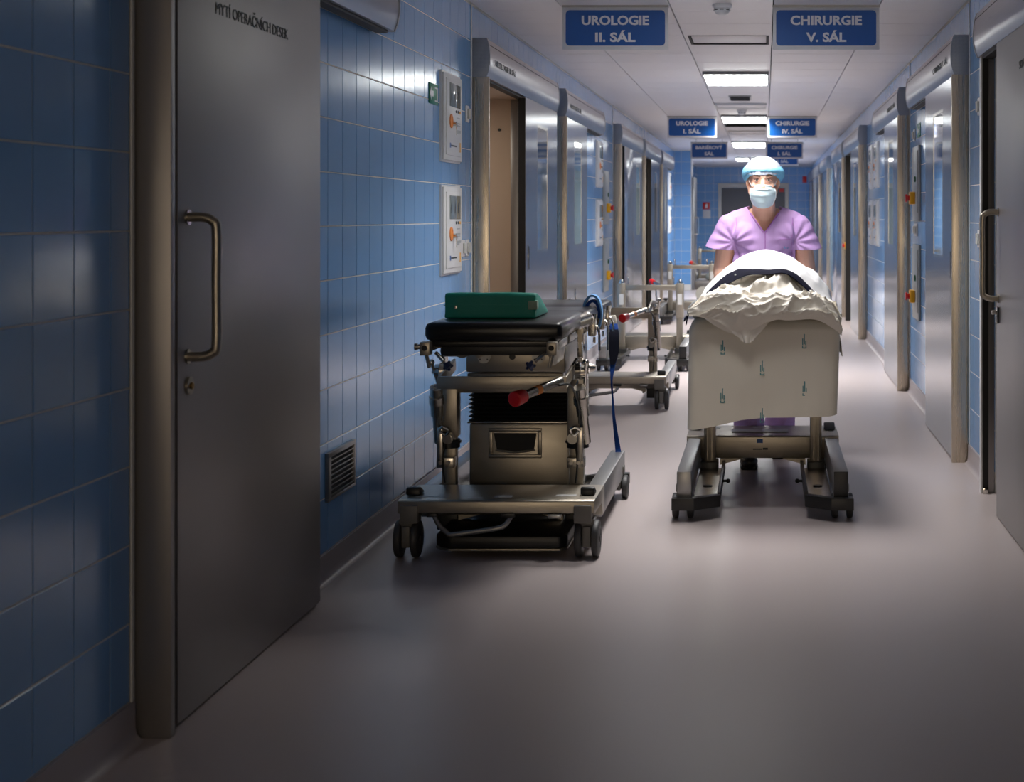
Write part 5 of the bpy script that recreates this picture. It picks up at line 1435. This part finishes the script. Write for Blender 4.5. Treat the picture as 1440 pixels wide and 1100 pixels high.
def shirt_post(bm):
    # sleeve openings
    for (p_, n_, s) in PL:
        reg = [v for v in bm.verts if (v.co - p_).dot(n_) > -0.05 and s * v.co.x > 0.165 and v.co.z > 1.0 and (v.co - p_).length < 0.17]
        fs = list({f for v in reg for f in v.link_faces}); es = list({e for f in fs for e in f.edges})
        bmesh.ops.bisect_plane(bm, geom=reg + es + fs, plane_co=p_, plane_no=n_, dist=0.0001)
        kill = [f for f in bm.faces if (f.calc_center_median() - p_).dot(n_) > 0.0 and s * f.calc_center_median().x > 0.165 and f.calc_center_median().z > 1.0 and (f.calc_center_median() - p_).length < 0.17]
        bmesh.ops.delete(bm, geom=kill, context='FACES')
    # V neck and collar opening
    vt = 1.255   # bottom of the V
    def inside(c):
        x = c.x; z = c.z
        if c.y + O.y > 8.17 : return z > 1.372 and abs(x) < 0.078
        half = 0.078 * max(0, (z - vt) / (1.362 - vt))
        return z > vt and abs(x) < half
    kill = [f for f in bm.faces if inside(f.calc_center_median())]
    bmesh.ops.delete(bm, geom=kill, context='FACES')
    kill = [f for f in bm.faces if f.calc_center_median().z < 0.80]
    bmesh.ops.delete(bm, geom=kill, context='FACES')
    for v in bm.verts:
        x, y, z = v.co
        n_ = v.normal
        f = max(0, ridge(x * 5.0 + z * 1.4, z * 2.2, 5.5)) ** 2 * 0.007 + noise.noise(v.co * 9) * 0.004
        # creases radiating from the armpits
        for s in (-1, 1):
            dx, dz = x - s * 0.16, z - 1.20
            rr = math.hypot(dx, dz)
            if rr < 0.16:
                f += 0.0045 * math.sin(math.atan2(dz, dx) * 11) * math.exp(-((rr - 0.07) / 0.05) ** 2)
        v.co += n_ * f
    bmesh.ops.remove_doubles(bm, verts=bm.verts[:], dist=0.0002)
    bmesh.ops.smooth_vert(bm, verts=[v for v in bm.verts if v.is_boundary], factor=0.5, use_axis_x=True, use_axis_y=True, use_axis_z=True)
    bmesh.ops.smooth_vert(bm, verts=[v for v in bm.verts if v.is_boundary], factor=0.5, use_axis_x=True, use_axis_y=True, use_axis_z=True)
top = remeshed(mb, 'scrub_top', M['scrub'], 0.0055, man, 5, post=shirt_post, thick=0.003)
from mathutils.bvhtree import BVHTree
bv = BVHTree.FromPolygons([v.co.copy() for v in top.data.vertices], [tuple(p_.vertices) for p_ in top.data.polygons])
def on_shirt(x, z, off=0.002):
    h = bv.ray_cast(Vector((x, -1.0, z)), Vector((0, 1, 0)))
    return (h[0] + Vector((0, -off, 0))) if h[0] else Vector((x, -0.13, z))
# neckline hem
for s in (-1, 1):
    pts = [on_shirt(s * (0.004 + 0.0745 * q), 1.250 + 0.108 * q, 0.001) for q in (0, 0.2, 0.4, 0.6, 0.8, 0.95)]
    MB().tube(pts, 0.0045, 8, 4).build('neck_hem', M['scrub_seam'], top)
    pts = [on_shirt(s * (0.150 - 0.01 * q), 1.33 - 0.30 * q, 0.0) for q in (0, 0.15, 0.3, 0.45, 0.6, 0.8, 1.0)]
    MB().tube(pts, 0.0016, 6, 4).build('sleeve_seam', M['scrub_seam'], top)
MB().tube([on_shirt(0.004, z, 0.0) for z in (1.25, 1.22, 1.19, 1.16)], 0.003, 8, 4).build('front_placket', M['scrub_seam'], top)
pk = [[on_shirt(0.075 + 0.068 * i / 8, 1.215 - 0.10 * j / 8, 0.0025) for i in range(9)] for j in range(9)]
solid_grid(MB(), pk, -0.002).build('breast_pocket', M['scrub'], top, ang=80)
MB().tube([pk[0][i] + Vector((0, -0.001, 0)) for i in range(9)], 0.0018, 6, 2).build('pocket_hem', M['scrub_seam'], top)
ml = MB()
for q in range(3):
    c = on_shirt(0.105 + q * 0.009, 1.170, 0.006); ml.box(c.x - 0.003, c.x + 0.003, c.y - 0.0006, c.y + 0.0006, c.z - 0.006, c.z + 0.006)
o = ml.build('pocket_print', M['strap_light'], top); o['kind'] = 'stuff'

# trousers: wide straight legs with hems
mb = MB()
mb.ball(V(0, 8.215, 0.86), (0.182, 0.135, 0.13), 4)
for (a, b, c) in LEG:
    mb.capsule(a, b, 0.105, 0.082); mb.capsule(b, c + Vector((0, 0, 0.03)), 0.082, 0.084)
def pants_post(bm):
    kill = [f for f in bm.faces if f.calc_center_median().z < (0.085 if f.calc_center_median().x < 0 else 0.13) or f.calc_center_median().z > 0.93]
    bmesh.ops.delete(bm, geom=kill, context='FACES')
    for v in bm.verts:
        v.co += v.normal * (max(0, ridge(v.co.x * 6 + v.co.y * 4, v.co.z * 1.6, 1.5)) ** 2 * 0.012 * (1 - 0.4 * v.co.z))
remeshed(mb, 'scrub_trousers', M['scrub'], 0.0085, man, 4, post=pants_post, thick=0.003)
# clogs
for (a, b, c), tilt in zip(LEG, (0, 0.5)):
    mb = MB()
    mb.ball(Vector((0, -0.155, 0.040)), (0.048, 0.070, 0.036), 3); mb.ball(Vector((0, -0.02, 0.045)), (0.040, 0.085, 0.042), 3); mb.ball(Vector((0, 0.045, 0.048)), (0.036, 0.036, 0.045), 3)
    mb.prism([(-0.042, -0.20), (0.042, -0.20), (0.048, -0.13), (0.038, 0.0), (0.036, 0.075), (-0.036, 0.075), (-0.038, 0.0), (-0.048, -0.13)], 'z', 0.0, 0.022, 0.004)
    R_ = Matrix.Rotation(-tilt, 3, 'X')
    off = Vector((c.x, c.y + 0.01, 0.0))
    for v in mb.bm.verts:
        q = v.co - Vector((0, -0.17, 0.0)); q = R_ @ q; v.co = q + Vector((0, -0.17, 0.0)) + off
    remeshed(mb, 'clog', M['shoe'], 0.004, man, 3)
